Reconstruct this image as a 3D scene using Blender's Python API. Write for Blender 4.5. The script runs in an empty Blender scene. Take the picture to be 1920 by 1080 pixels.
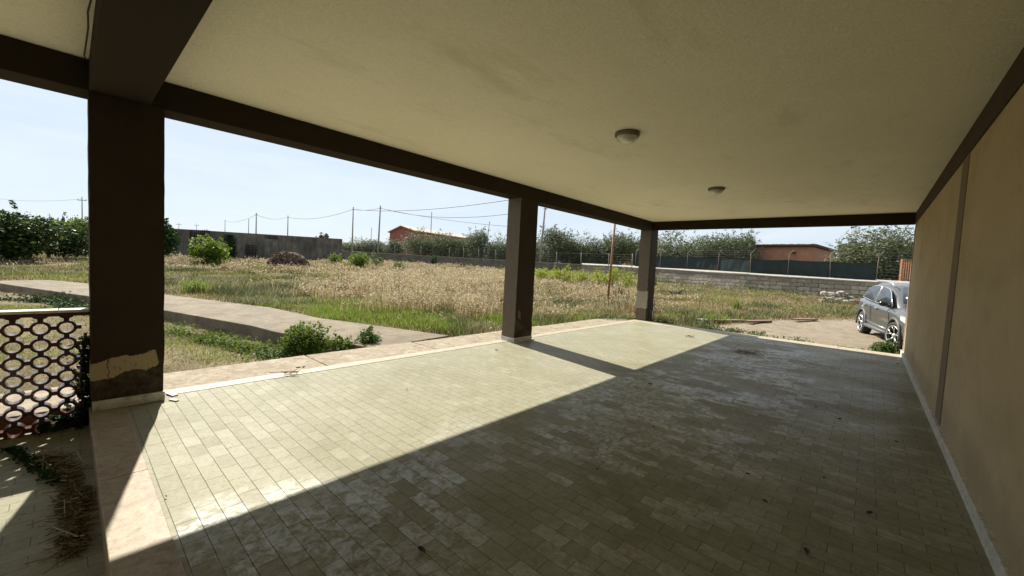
import bpy, bmesh, math, random
import numpy as np
from mathutils import Vector, Matrix
random.seed(7); rng = np.random.default_rng(7)
sc = bpy.context.scene
col = sc.collection

# ------------------------------------------------------------------ camera
CAMH = 1.42
YAW, PITCH, ROLL = .7296, -.055, .0505
R = Matrix.Rotation(YAW, 3, 'Z') @ Matrix.Rotation(math.pi/2 + PITCH, 3, 'X') @ Matrix.Rotation(ROLL, 3, 'Z')
cam = bpy.data.cameras.new('camera'); camo = bpy.data.objects.new('camera', cam); col.objects.link(camo)
camo.matrix_world = Matrix.Translation((0, 0, CAMH)) @ R.to_4x4()
cam.sensor_width = 36; cam.lens = 747.1/1920*36; cam.clip_start = .01; cam.clip_end = 4000
sc.camera = camo
# ------------------------------------------------------------------ sky, sun, exposure
SUN = Vector((-1, .222, .989)).normalized()
EL = math.asin(SUN.z); AZ = math.atan2(SUN.x, SUN.y)
w = bpy.data.worlds.new('World'); sc.world = w; w.use_nodes = True
nt = w.node_tree; nt.nodes.clear()
out = nt.nodes.new('ShaderNodeOutputWorld'); bg = nt.nodes.new('ShaderNodeBackground')
sky = nt.nodes.new('ShaderNodeTexSky'); sky.sky_type = 'NISHITA'; sky.sun_disc = False
sky.sun_elevation = EL; sky.sun_rotation = AZ; sky.air_density = 1.0; sky.dust_density = .4; sky.ozone_density = 1.0
tc = nt.nodes.new('ShaderNodeTexCoord'); mp = nt.nodes.new('ShaderNodeMapping'); mp.inputs['Scale'].default_value = (.9, .9, 4.5)
mp.inputs['Rotation'].default_value = (.12, .1, .5)
nz = nt.nodes.new('ShaderNodeTexNoise'); nz.inputs['Scale'].default_value = 1.7; nz.inputs['Detail'].default_value = 7; nz.inputs['Roughness'].default_value = .62
nz.inputs['Distortion'].default_value = .5
cr = nt.nodes.new('ShaderNodeValToRGB'); cr.color_ramp.elements[0].position = .42; cr.color_ramp.elements[1].position = .85
cr.color_ramp.elements[0].color = (0, 0, 0, 1)
mx = nt.nodes.new('ShaderNodeMix'); mx.data_type = 'RGBA'; mx.inputs[7].default_value = (3.3, 3.6, 3.85, 1)
ml = nt.nodes.new('ShaderNodeMath'); ml.operation = 'MULTIPLY'; ml.inputs[1].default_value = 1.
mv = nt.nodes.new('ShaderNodeMix'); mv.data_type = 'RGBA'; mv.inputs[0].default_value = .92; mv.inputs[7].default_value = (2.4, 2.72, 3.08, 1)
nt.links.new(tc.outputs['Generated'], mp.inputs[0]); nt.links.new(mp.outputs[0], nz.inputs['Vector'])
nt.links.new(nz.outputs['Fac'], cr.inputs[0]); nt.links.new(cr.outputs[0], ml.inputs[0]); nt.links.new(ml.outputs[0], mx.inputs[0])
nt.links.new(sky.outputs[0], mv.inputs[6]); nt.links.new(mv.outputs[2], mx.inputs[6]); nt.links.new(mx.outputs[2], bg.inputs[0]); nt.links.new(bg.outputs[0], out.inputs[0])
bg.inputs[1].default_value = .088
sl = bpy.data.lights.new('sun', 'SUN'); sl.energy = 3.45; sl.angle = math.radians(.6); sl.color = (1, .95, .86)
so = bpy.data.objects.new('sun', sl); col.objects.link(so)
so.rotation_euler = SUN.to_track_quat('Z', 'Y').to_euler(); so.location = (-20, 5, 25)
vs = sc.view_settings; vs.view_transform = 'Standard'; vs.look = 'None'; vs.gamma = 1; vs.use_curve_mapping = False
vs.exposure = 1.68
sc.cycles.max_bounces = 9; sc.cycles.diffuse_bounces = 8; sc.cycles.caustics_reflective = False; sc.cycles.caustics_refractive = False

# ------------------------------------------------------------------ measuring: photo pixel -> place
G0, GS = -.25, .016
FWv = np.array([-math.sin(YAW), math.cos(YAW), 0.]); RTv = np.array([math.cos(YAW), math.sin(YAW), 0.])
Rn = np.array(R); Cn = np.array([0, 0, CAMH])
def ray(px, py): return Rn @ np.array([(px-960)/747.1, -(py-540)/747.1, -1.])
def g(px, py, dz=0.):
    r = ray(px, py); t = (G0+dz-CAMH)/(r[2]-GS*(r@FWv)); return Cn + r*t
def gz(x, y):
    d = FWv[0]*x + FWv[1]*y
    return G0 + GS*np.clip(d, 2, 400)
def at(px, D, dz=0.):            # ground point at depth D in the column of the photo pixel
    r = ray(px, 510); p = Cn + r*(D/(r@FWv)); return Vector((p[0], p[1], G0+GS*D+dz))
def topz(px, py, D):
    r = ray(px, py); return (Cn + r*(D/(r@FWv)))[2]

# ------------------------------------------------------------------ object helpers
def tag(o, label=None, cat=None, group=None, kind=None):
    if label: o['label'] = label
    if cat: o['category'] = cat
    if group: o['group'] = group
    if kind: o['kind'] = kind
    return o
def thing(name, label, cat, loc=(0, 0, 0), rz=0, group=None):
    o = bpy.data.objects.new(name, None); col.objects.link(o); o.location = loc; o.rotation_euler = (0, 0, rz)
    o.empty_display_size = .2
    return tag(o, label, cat, group)
class MB:
    def __init__(s): s.v = []; s.f = []; s.sm = []
    def add(s, vs, fs, smooth=False):
        n = len(s.v); s.v += [tuple(v) for v in vs]; s.f += [tuple(i+n for i in f) for f in fs]; s.sm += [smooth]*len(fs); return s
    def box(s, a, b):
        x0, y0, z0 = a; x1, y1, z1 = b
        return s.add([(x0,y0,z0),(x1,y0,z0),(x1,y1,z0),(x0,y1,z0),(x0,y0,z1),(x1,y0,z1),(x1,y1,z1),(x0,y1,z1)],
              [(0,3,2,1),(4,5,6,7),(0,1,5,4),(1,2,6,5),(2,3,7,6),(3,0,4,7)])
    def obox(s, c, size, rot=(0, 0, 0), jit=0):
        M = Matrix.Translation(c) @ (Matrix.Rotation(rot[2],4,'Z') @ Matrix.Rotation(rot[1],4,'Y') @ Matrix.Rotation(rot[0],4,'X'))
        x, y, z = [q/2 for q in size]
        vs = [M @ Vector((a*x*(1+random.uniform(-jit,jit)), b*y*(1+random.uniform(-jit,jit)), c_*z*(1+random.uniform(-jit,jit)))) for a,b,c_ in [(-1,-1,-1),(1,-1,-1),(1,1,-1),(-1,1,-1),(-1,-1,1),(1,-1,1),(1,1,1),(-1,1,1)]]
        return s.add(vs, [(0,3,2,1),(4,5,6,7),(0,1,5,4),(1,2,6,5),(2,3,7,6),(3,0,4,7)])
    def tube(s, pts, rad, n=8, cap=True):
        pts = [Vector(p) for p in pts]; k = len(pts)
        if not hasattr(rad, '__len__'): rad = [rad]*k
        vs = []; u = None
        for i, p in enumerate(pts):
            d = (pts[min(i+1,k-1)] - pts[max(i-1,0)]).normalized()
            if u is None: u = d.orthogonal().normalized()
            u = (u - d*u.dot(d)).normalized(); v = d.cross(u)
            vs += [p + (u*math.cos(2*math.pi*j/n) + v*math.sin(2*math.pi*j/n))*rad[i] for j in range(n)]
        fs = [(i*n+j, i*n+(j+1)%n, (i+1)*n+(j+1)%n, (i+1)*n+j) for i in range(k-1) for j in range(n)]
        if cap: fs += [tuple(range(n))[::-1], tuple((k-1)*n+j for j in range(n))]
        return s.add(vs, fs, True)
    def prism(s, poly, z0, z1):      # z0,z1 numbers or functions of x,y
        n = len(poly); f0 = z0 if callable(z0) else (lambda x, y: z0); f1 = z1 if callable(z1) else (lambda x, y: z1)
        vs = [(x, y, f0(x, y)) for x, y in poly] + [(x, y, f1(x, y)) for x, y in poly]
        return s.add(vs, [tuple(range(n))[::-1], tuple(range(n, 2*n))] + [(i, (i+1)%n, n+(i+1)%n, n+i) for i in range(n)])
    def lathe(s, prof, n=32, c=(0, 0, 0), smooth=True):
        vs = [(c[0]+r*math.cos(2*math.pi*j/n), c[1]+r*math.sin(2*math.pi*j/n), c[2]+z) for r, z in prof for j in range(n)]
        fs = [(i*n+j, i*n+(j+1)%n, (i+1)*n+(j+1)%n, (i+1)*n+j) for i in range(len(prof)-1) for j in range(n)]
        return s.add(vs, fs, smooth)
    def build(s, name, mat, parent=None, bevel=0, world=True):
        me = bpy.data.meshes.new(name); o = bpy.data.objects.new(name, me); col.objects.link(o)
        org = Vector((0, 0, 0)); p = parent
        if world:
            while p is not None: org += p.location; p = p.parent
        me.from_pydata([tuple(Vector(v)-org) for v in s.v], [], s.f); me.update()
        me.polygons.foreach_set('use_smooth', s.sm)
        if mat: me.materials.append(mat)
        if parent: o.parent = parent
        if bevel:
            b = o.modifiers.new('bevel', 'BEVEL'); b.width = bevel; b.segments = 2; b.limit_method = 'ANGLE'
        return o
def np_mesh(name, V, F, mat, attrs=None, parent=None, smooth=False):
    """V (n,3), F (m,4) quads"""
    me = bpy.data.meshes.new(name); n = len(V); m = len(F); k = F.shape[1]
    me.vertices.add(n); me.vertices.foreach_set('co', V.astype(np.float32).ravel())
    me.loops.add(m*k); me.loops.foreach_set('vertex_index', F.astype(np.int32).ravel())
    me.polygons.add(m); me.polygons.foreach_set('loop_start', np.arange(0, m*k, k, dtype=np.int32))
    me.polygons.foreach_set('loop_total', np.full(m, k, dtype=np.int32))
    if smooth: me.polygons.foreach_set('use_smooth', np.ones(m, dtype=bool))
    me.update(calc_edges=True)
    for a, d in (attrs or {}).items():
        at_ = me.attributes.new(a, 'FLOAT', 'POINT'); at_.data.foreach_set('value', d.astype(np.float32))
    me.materials.append(mat)
    if name == '_': return me
    o = bpy.data.objects.new(name, me); col.objects.link(o)
    if parent: o.parent = parent
    return o
def copy_tree(o, parent=None):
    c = o.copy(); col.objects.link(c); c.parent = parent
    for ch in [q for q in bpy.data.objects if q.parent == o]: copy_tree(ch, c)
    return c

# ------------------------------------------------------------------ material helpers
class NT:
    def __init__(s, name, rough=.7, spec=.5):
        s.m = bpy.data.materials.new(name); s.m.use_nodes = True; s.t = s.m.node_tree
        s.b = s.t.nodes['Principled BSDF']; s.b.inputs['Roughness'].default_value = rough
        s.b.inputs['Specular IOR Level'].default_value = spec
        s.pos = s.n('ShaderNodeNewGeometry').outputs['Position']
    def n(s, t, **kw):
        q = s.t.nodes.new(t)
        for k, v in kw.items(): setattr(q, k, v)
        return q
    def link(s, a, b): s.t.links.new(a, b)
    def setin(s, sock, v):
        if isinstance(v, bpy.types.NodeSocket): s.link(v, sock)
        else: sock.default_value = v
    def vec(s, scale=(1, 1, 1), rot=(0, 0, 0), src=None):
        q = s.n('ShaderNodeMapping'); q.inputs['Scale'].default_value = scale; q.inputs['Rotation'].default_value = rot
        s.link(src or s.pos, q.inputs[0]); return q.outputs[0]
    def noise(s, scale, detail=5, rough=.55, vec=None, dist=0, out='Fac'):
        q = s.n('ShaderNodeTexNoise'); q.inputs['Scale'].default_value = scale; q.inputs['Detail'].default_value = detail
        q.inputs['Roughness'].default_value = rough; q.inputs['Distortion'].default_value = dist
        s.link(vec or s.pos, q.inputs['Vector']); return q.outputs[out]
    def ramp(s, fac, stops, interp='LINEAR'):
        q = s.n('ShaderNodeValToRGB'); e = q.color_ramp.elements; q.color_ramp.interpolation = interp
        while len(e) < len(stops): e.new(.5)
        for el, (p, c) in zip(e, stops):
            el.position = p; el.color = (c, c, c, 1) if not hasattr(c, '__len__') else (*c, 1)
        s.link(fac, q.inputs[0]); return q.outputs[0]
    def mix(s, fac, a, b, mode='MIX'):
        q = s.n('ShaderNodeMix'); q.data_type = 'RGBA'; q.blend_type = mode
        s.setin(q.inputs[0], fac)
        for i, v in ((6, a), (7, b)): s.setin(q.inputs[i], (*v, 1) if isinstance(v, tuple) and len(v) == 3 else v)
        return q.outputs[2]
    def math(s, op, a, b=0.):
        q = s.n('ShaderNodeMath'); q.operation = op; s.setin(q.inputs[0], a); s.setin(q.inputs[1], b); return q.outputs[0]
    def xyz(s, src=None):
        q = s.n('ShaderNodeSeparateXYZ'); s.link(src or s.pos, q.inputs[0]); return q.outputs
    def attr(s, name):
        q = s.n('ShaderNodeAttribute'); q.attribute_name = name; return q.outputs['Fac']
    def color(s, v): s.setin(s.b.inputs['Base Color'], (*v, 1) if isinstance(v, tuple) else v)
    def rough(s, v): s.setin(s.b.inputs['Roughness'], v)
    def bump(s, h, strength=.3, dist=.01):
        q = s.n('ShaderNodeBump'); q.inputs['Strength'].default_value = strength; q.inputs['Distance'].default_value = dist
        s.link(h, q.inputs['Height']); s.link(q.outputs[0], s.b.inputs['Normal'])
def simple(name, c, rough=.7, var=.25, scale=6, bump=0, bscale=60, metal=0, spec=.5):
    m = NT(name, rough, spec); d = tuple(x*(1-var) for x in c); l = tuple(min(1, x*(1+var)) for x in c)
    m.color(m.ramp(m.noise(scale, 6, .6), [(.3, d), (.7, l)])); m.b.inputs['Metallic'].default_value = metal
    if bump: m.bump(m.noise(bscale, 4), bump, .01)
    return m.m
def leafmat(name, cols, trans=.4, rough=.5):
    m = NT(name, rough, .12); c = m.ramp(m.attr('rnd'), [(i/(len(cols)-1), k) for i, k in enumerate(cols)])
    m.color(c); tr = m.n('ShaderNodeBsdfTranslucent'); m.link(m.mix(.35, c, (.30, .40, .04), 'MIX') if trans > .3 else c, tr.inputs[0])
    ms = m.n('ShaderNodeMixShader'); ms.inputs[0].default_value = trans
    o = m.t.nodes['Material Output']; m.link(m.b.outputs[0], ms.inputs[1]); m.link(tr.outputs[0], ms.inputs[2]); m.link(ms.outputs[0], o.inputs[0])
    return m.m

M = {}
# tiles: 10 x 20 cm, half bond, worn glaze
def tile_mat(turn=False):
    m = NT('lower_porch_tile' if turn else 'porch_tile', .3, .06)
    br = m.n('ShaderNodeTexBrick'); br.offset = .5; br.inputs['Scale'].default_value = 1
    br.inputs['Brick Width'].default_value = .2; br.inputs['Row Height'].default_value = .1
    br.inputs['Mortar Size'].default_value = .0018; br.inputs['Mortar Smooth'].default_value = .2
    br.inputs['Color1'].default_value = (0, 0, 0, 1); br.inputs['Color2'].default_value = (1, 1, 1, 1); br.inputs['Mortar'].default_value = (.5, .5, .5, 1)
    br.inputs['Bias'].default_value = 0
    wob = m.n('ShaderNodeVectorMath', operation='ADD'); nv = m.noise(1.5, 2, .5, out='Color')
    sc_ = m.n('ShaderNodeVectorMath', operation='SCALE'); sc_.inputs['Scale'].default_value = .006; m.link(nv, sc_.inputs[0])
    m.link(m.pos, wob.inputs[0]); m.link(sc_.outputs[0], wob.inputs[1])
    off = m.n('ShaderNodeVectorMath', operation='ADD'); off.inputs[1].default_value = (20.06, 20.04, 0); m.link(wob.outputs[0], off.inputs[0])
    m.link(m.vec((1, 1, 1), (0, 0, math.pi/2 if turn else 0), off.outputs[0]), br.inputs['Vector'])
    rnd = br.outputs['Color']; mort = br.outputs['Fac']
    base = m.ramp(rnd, [(0, (.245, .235, .166)), (.4, (.254, .244, .173)), (.8, (.266, .256, .183)), (1, (.285, .275, .203))])
    # cloudy glaze inside every tile
    veins = m.noise(22, 6, .65, dist=1.5)
    base = m.mix(.55, base, m.ramp(veins, [(.3, (.62, .60, .55)), (.62, (1.12, 1.12, 1.12))]), 'MULTIPLY')
    # olive-brown water stains, mostly towards the wall
    st = m.noise(1.1, 8, .68, dist=.6); x = m.xyz()[0]
    stm = m.math('MULTIPLY', m.ramp(st, [(.44, 0.), (.62, 1.)]), m.ramp(m.math('ADD', m.math('MULTIPLY', x, .2), .8), [(.1, .35), (.55, 1.)]))
    base = m.mix(m.math('MULTIPLY', stm, .75), base, (.165, .15, .085))
    # lime bloom on some tiles
    bl = m.ramp(m.math('ADD', m.math('MULTIPLY', m.noise(.75, 5, .6, m.vec((1, 1, 1))), 1.25), m.math('MULTIPLY', rnd, .2)), [(.67, 0.), (.77, 1.)])
    bl = m.math('MULTIPLY', bl, m.ramp(m.math('ADD', m.math('MULTIPLY', m.math('ADD', x, m.math('MULTIPLY', m.noise(.7, 3), 1.2)), .2), .8), [(.38, .0), (.50, 1.), (.74, 1.), (.87, .3)]))
    bl = m.math('MULTIPLY', bl, m.ramp(m.noise(14, 6, .7, dist=1), [(.42, 0.), (.6, 1.)]))
    base = m.mix(m.math('MULTIPLY', bl, .38), base, (.42, .425, .40))
    mort = m.math('MULTIPLY', mort, m.ramp(m.noise(2.7, 6, .7), [(.34, .45), (.5, 1.)]))
    base = m.mix(m.math('MULTIPLY', m.ramp(m.noise(.9, 8, .72, m.vec((1, 1, 1), (0, 0, .7))), [(.5, 0.), (.68, 1.)]), .28), base, (.31, .29, .225))
    base = m.mix(m.math('MULTIPLY', mort, .8), base, (.075, .068, .048))
    m.color(base)
    dust = m.noise(.8, 5, .6); wet = m.math('MULTIPLY', bl, m.ramp(rnd, [(.2, .3), (.7, 1.)])); m.setin(m.b.inputs['Specular IOR Level'], m.math('ADD', m.math('MULTIPLY', wet, .42), .04))
    rg = m.math('ADD', m.ramp(dust, [(.35, .33), (.65, .50)]), m.math('MULTIPLY', bl, -.13))
    rg = m.math('ADD', rg, m.math('MULTIPLY', m.math('SUBTRACT', rnd, .5), .04)); m.rough(m.math('ADD', rg, m.math('MULTIPLY', mort, .5)))
    # ribs on some tiles
    wv = m.n('ShaderNodeTexWave'); wv.bands_direction = 'X'; wv.inputs['Scale'].default_value = 26; wv.inputs['Distortion'].default_value = .8; m.link(m.pos, wv.inputs[0])
    ribs = m.math('MULTIPLY', wv.outputs['Fac'], m.ramp(m.math('ADD', m.math('MULTIPLY', m.noise(2.2, 2), .5), m.math('MULTIPLY', rnd, .5)), [(.48, 0.), (.52, 1.)], 'LINEAR'))
    h = m.math('ADD', m.math('MULTIPLY', mort, -1.), m.math('MULTIPLY', ribs, .32)); h = m.math('ADD', h, m.math('MULTIPLY', m.noise(30, 3), .3)); h = m.math('ADD', h, m.math('MULTIPLY', rnd, .05))
    m.bump(h, .55, .0022)
    return m.m
M['tile'] = tile_mat(); M['tile_low'] = tile_mat(True)
def stone_mat(name, a, b, c, scale=9, rough=.45, bump=.15):
    m = NT(name, rough, .12); n1 = m.noise(scale, 8, .7, dist=1.2)
    k = m.ramp(n1, [(.3, a), (.5, b), (.7, c)]); sp = m.ramp(m.noise(scale*5, 5, .7), [(.35, .72), (.5, 1.)])
    m.color(m.mix(.8, k, sp, 'MULTIPLY')); m.bump(m.noise(70, 5), bump, .004); return m.m
M['marble'] = stone_mat('cream_marble', (.19, .135, .085), (.275, .215, .14), (.335, .285, .20))
M['kerbstone'] = stone_mat('pale_kerb_marble', (.27, .225, .155), (.36, .31, .22), (.43, .385, .29))
M['marble_white'] = stone_mat('skirting_marble', (.30, .28, .24), (.52, .50, .45), (.64, .62, .58), 12)
M['walk'] = stone_mat('walkway_concrete', (.165, .13, .09), (.255, .21, .15), (.34, .295, .225), 5, .85, .5)
def path_mat():
    m = NT('path_concrete', .9, .2); n1 = m.noise(1.6, 9, .72)
    k = m.ramp(n1, [(.3, (.10, .08, .052)), (.5, (.165, .135, .092)), (.72, (.225, .188, .135))])
    k = m.mix(.7, k, m.ramp(m.noise(30, 5, .7), [(.35, .62), (.5, 1.05)]), 'MULTIPLY')
    cr_ = m.n('ShaderNodeTexVoronoi'); cr_.feature = 'DISTANCE_TO_EDGE'; cr_.inputs['Scale'].default_value = .55
    m.link(m.vec((1, 1, 0)), cr_.inputs['Vector'])
    k = m.mix(m.ramp(cr_.outputs['Distance'], [(.0, .75), (.018, 0.)]), k, (.1, .085, .06))
    m.color(k); m.bump(m.noise(25, 8, .7), .6, .02); return m.m
M['path'] = path_mat()
def plaster(name, a, b, rough=.9, bs=.5, grain=70, big=.7, extra=None):
    m = NT(name, rough, .25); k = m.ramp(m.noise(big, 6, .62), [(.3, a), (.7, b)])
    k = m.mix(.5, k, m.ramp(m.noise(grain*1.4, 3, .6), [(.3, .84), (.6, 1.08)]), 'MULTIPLY')
    st = m.ramp(m.noise(2.2, 6, .65, m.vec((1.5, 1.5, .4), (.1, .05, 0))), [(.5, 1.), (.75, .86)]); k = m.mix(.25, k, st, 'MULTIPLY')
    if extra: k = extra(m, k)
    m.color(k); m.bump(m.noise(grain, 6, .65), bs, .018); return m.m
def wall_extra(m, k):
    x, y, z = m.xyz(); k = m.mix(m.ramp(m.noise(1.6, 7, .7, m.vec((1, .5, .9))), [(.46, 0.), (.74, .4)]), k, (.20, .14, .075))
    damp = m.math('ADD', z, m.math('MULTIPLY', m.noise(2, 6, .7), -.5)); k = m.mix(m.ramp(damp, [(-.12+.06, .35), (.14, 0.)]), k, (.22, .175, .12))
    k = m.mix(m.math('MULTIPLY', m.ramp(m.noise(9, 4, .8, m.vec((1, .25, 2))), [(.62, 0.), (.70, 1.)]), .3), k, (.52, .42, .27))
    sp = m.ramp(m.noise(5.5, 2, .5, m.vec((1, 1.6, .6))), [(.76, 0.), (.78, .8)]); return m.mix(sp, k, (.55, .47, .33))
M['wall'] = plaster('ochre_render', (.46, .365, .23), (.55, .44, .285), .92, .7, 80, .6, wall_extra)
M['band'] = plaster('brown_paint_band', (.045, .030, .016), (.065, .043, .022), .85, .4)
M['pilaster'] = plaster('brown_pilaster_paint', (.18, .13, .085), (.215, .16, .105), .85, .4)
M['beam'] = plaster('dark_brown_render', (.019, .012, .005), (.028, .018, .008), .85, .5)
def ceil_extra(m, k):
    st = m.math('MULTIPLY', m.ramp(m.noise(1.3, 7, .7, m.vec((1.6, .5, 1))), [(.56, 0.), (.72, 1.)]), .38)
    k = m.mix(st, k, (.55, .47, .29))
    x, y, z = m.xyz()
    sp = m.math('MULTIPLY', m.ramp(m.noise(3.4, 4, .6, m.vec((1, 2.4, 1))), [(.62, 0.), (.69, 1.)]), m.math('MULTIPLY', m.ramp(m.math('MULTIPLY', y, .1), [(.72, 0.), (.8, 1.), (.93, 1.), (.99, 0.)]), m.ramp(m.math('MULTIPLY', m.math('ADD', x, 3.), .3), [(.1, 0.), (.4, 1.)])))
    return m.mix(m.math('MULTIPLY', sp, .35), k, (.12, .10, .06))
M['ceiling'] = plaster('cream_ceiling_render', (.86, .82, .65), (.93, .895, .73), .9, .65, 48, .5, ceil_extra)
def colmat(name, ybounds, z0, z1, patch, rough_base=True, zb=.33):
    def ex(m, k):
        x, y, z = m.xyz(); nz_ = m.noise(5, 6, .65); zz = m.math('ADD', m.math('ADD', z, m.math('MULTIPLY', m.math('SUBTRACT', nz_, .5), .15)), m.math('MULTIPLY', m.math('SUBTRACT', m.noise(32, 5, .8), .5), .035))
        # tilt the band a little along y
        zz = m.math('ADD', zz, m.math('MULTIPLY', m.math('SUBTRACT', y, ybounds[3] if len(ybounds) > 3 else ybounds[0]), ybounds[2]))
        a = m.math('MULTIPLY', m.math('GREATER_THAN', zz, z0), m.math('LESS_THAN', zz, z1))
        yy = m.math('ADD', y, m.math('MULTIPLY', m.math('SUBTRACT', m.noise(7, 5), .5), .1))
        a = m.math('MULTIPLY', a, m.math('MULTIPLY', m.math('GREATER_THAN', yy, ybounds[0]), m.math('LESS_THAN', yy, ybounds[1])))
        low = m.ramp(zz, [(zb-.06, 1.), (zb+.04, 0.)]) ; low = m.math('MULTIPLY', low, m.ramp(m.noise(9, 6, .7), [(.42, 0.), (.6, 1.)]))
        k = m.mix(m.math('MULTIPLY', low, .45), k, (.13, .105, .075))
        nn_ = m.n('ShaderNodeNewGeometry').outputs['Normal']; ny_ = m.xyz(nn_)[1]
        if len(ybounds) < 4: k = m.mix(m.ramp(m.math('MULTIPLY', ny_, -1.), [(.5, 0.), (.7, .9)]), k, m.mix(m.noise(8, 5, .7), (.135, .108, .083), (.185, .152, .12)))  # faces towards -y coloured lighter, sky light put into the paint
        cy_ = m.math('ABSOLUTE', m.math('SUBTRACT', m.math('ADD', y, m.math('MULTIPLY', m.noise(14, 5, .7), .06)), ybounds[1]-.29)); crk = m.math('MULTIPLY', m.math('LESS_THAN', cy_, .0035), .85)
        edge_ = m.math('MULTIPLY', m.ramp(m.noise(17, 7, .8), [(.60, 0.), (.64, 1.)]), .8); a = m.math('MULTIPLY', a, m.math('SUBTRACT', 1., m.math('MAXIMUM', crk, edge_)))
        return m.mix(a, k, m.mix(m.noise(11, 6, .7), tuple(q*.75 for q in patch), patch))
    return plaster(name, (.026, .016, .009), (.038, .024, .013), .85, .9, 60, 2., ex)
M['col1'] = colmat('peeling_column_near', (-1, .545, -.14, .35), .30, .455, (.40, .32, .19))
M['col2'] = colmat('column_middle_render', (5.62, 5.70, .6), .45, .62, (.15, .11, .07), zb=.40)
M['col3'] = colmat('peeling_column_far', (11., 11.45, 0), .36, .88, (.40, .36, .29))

# ------------------------------------------------------------------ terrain
def inpoly(x, y, poly):
    c = np.zeros(np.shape(x), bool); n = len(poly)
    for i in range(n):
        x1, y1 = poly[i]; x2, y2 = poly[(i+1) % n]
        if y1 == y2: continue
        c ^= ((y1 > y) != (y2 > y)) & (x < (x2-x1)*(y-y1)/(y2-y1) + x1)
    return c
def gp(pts, dz=0.): return [tuple(g(px, py, dz)[:2]) for px, py in pts]
def vnoise(x, y, s, seed=0):          # cheap smooth value noise, vectorised
    r_ = np.random.default_rng(seed); T = r_.random((64, 64)); X = np.asarray(x)*s; Y = np.asarray(y)*s
    xi = np.floor(X).astype(int); yi = np.floor(Y).astype(int); fx = X-xi; fy = Y-yi; fx = fx*fx*(3-2*fx); fy = fy*fy*(3-2*fy)
    q = lambda a, b: T[a % 64, b % 64]
    return (q(xi,yi)*(1-fx)+q(xi+1,yi)*fx)*(1-fy)+(q(xi,yi+1)*(1-fx)+q(xi+1,yi+1)*fx)*fy
PATH_TOP = [(0, 526), (95, 525), (172, 532), (310, 552), (382, 561), (507, 576), (600, 596), (683, 607), (843, 629)]
PATH_LOW = [(700, 652), (517, 622), (475, 611), (311, 582), (172, 556), (25, 535), (0, 531)]
path_poly = gp(PATH_TOP, .06) + gp(PATH_LOW, .06)
path_left = [(-34., -6.2), (-34., -7.6)]
path_poly = [path_left[0]] + path_poly + [path_left[1]]
low = gp(PATH_LOW, .06)
SUNK = [(-6.0, 3.6), low[0], low[1], low[2], low[3], low[4], low[5], low[6], (-34, -7.6), (-34, -30), (-6.0, -30)]
WX = -5.16; WO = -5.99                       # marble edge, walkway edge
FARY = 11.36                                  # outer line of the far marble strip
SAND = gp([(1290, 622), (1330, 608), (1420, 604), (1480, 598), (1600, 594), (1700, 590), (1760, 640), (1700, 690), (1600, 652), (1450, 634)])
SOIL = gp([(-200, 500), (-200, 478), (20, 478), (120, 480), (150, 492), (150, 496), (60, 500)])
def smooth_in(x, y, poly, r=.25):
    a = 0
    for dx, dy in ((0,0),(r,0),(-r,0),(0,r),(0,-r),(.7*r,.7*r),(-.7*r,.7*r),(.7*r,-.7*r),(-.7*r,-.7*r)): a = a + inpoly(x+dx, y+dy, poly)
    return a/9.
def tz(x, y):
    x = np.asarray(x, float); y = np.asarray(y, float)
    z = gz(x, y) + (vnoise(x, y, .35, 3)-.5)*.10 + (vnoise(x, y, 1.7, 5)-.5)*.04
    z = z - .24*smooth_in(x, y, SUNK, .18) - .07*smooth_in(x, y, SAND, .8)
    return z
def sinh_axis(c, lo, hi, n, k):
    t = np.linspace(-1, 1, n); s = np.sinh(k*t)/np.sinh(k); return np.where(s < 0, c + s*(c-lo), c + s*(hi-c))
X = sinh_axis(-8, -900, 500, 330, 5.6); Y = sinh_axis(5, -300, 1200, 330, 5.8)
gx, gy = np.meshgrid(X, Y, indexing='ij'); zz = tz(gx, gy)
under = (gx > WO+.35) & (gx < 6) & (gy < FARY-.3) & (gy > -9.2); zz = np.where(under, -.7, zz)
zz = np.minimum(zz, np.where((gx > WO-.02) & (gx < 1.6) & (gy < FARY+.1) & (gy > -9.4), -.2, 1e9))
nx, ny = gx.shape; idx = np.arange(nx*ny).reshape(nx, ny)
F = np.stack([idx[:-1,:-1].ravel(), idx[1:,:-1].ravel(), idx[1:,1:].ravel(), idx[:-1,1:].ravel()], 1)
sand = smooth_in(gx, gy, SAND, .35).ravel(); soil = smooth_in(gx, gy, SOIL, .8).ravel()
def ground_mat():
    m = NT('field_ground', .95, .1)
    k = m.ramp(m.noise(.9, 8, .7), [(.3, (.085, .065, .035)), (.48, (.15, .12, .065)), (.6, (.22, .18, .10)), (.75, (.11, .11, .045))])
    k = m.mix(.75, k, m.ramp(m.noise(22, 7, .75), [(.32, .45), (.6, 1.25)]), 'MULTIPLY')
    s = m.ramp(m.noise(3, 8, .7), [(.3, (.19, .155, .11)), (.6, (.28, .235, .17)), (.8, (.34, .295, .22))])
    s = m.mix(.5, s, m.ramp(m.noise(35, 6, .7), [(.35, .6), (.55, 1.1)]), 'MULTIPLY')
    sm = m.ramp(m.math('ADD', m.attr('sand'), m.math('MULTIPLY', m.math('SUBTRACT', m.noise(2.5, 7, .7), .5), .9)), [(.42, 0.), (.6, 1.)])
    k = m.mix(sm, k, s)
    k = m.mix(m.ramp(m.attr('soil'), [(.3, 0.), (.7, 1.)]), k, m.ramp(m.noise(2, 8, .75), [(.3, (.10, .06, .04)), (.7, (.22, .14, .09))]))
    m.color(k); m.bump(m.noise(14, 9, .75), .9, .06); return m.m
M['ground'] = ground_mat()
tag(np_mesh('field_ground', np.stack([gx.ravel(), gy.ravel(), zz.ravel()], 1), F, M['ground'], {'sand': sand, 'soil': soil}, smooth=True), kind='structure')
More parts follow.
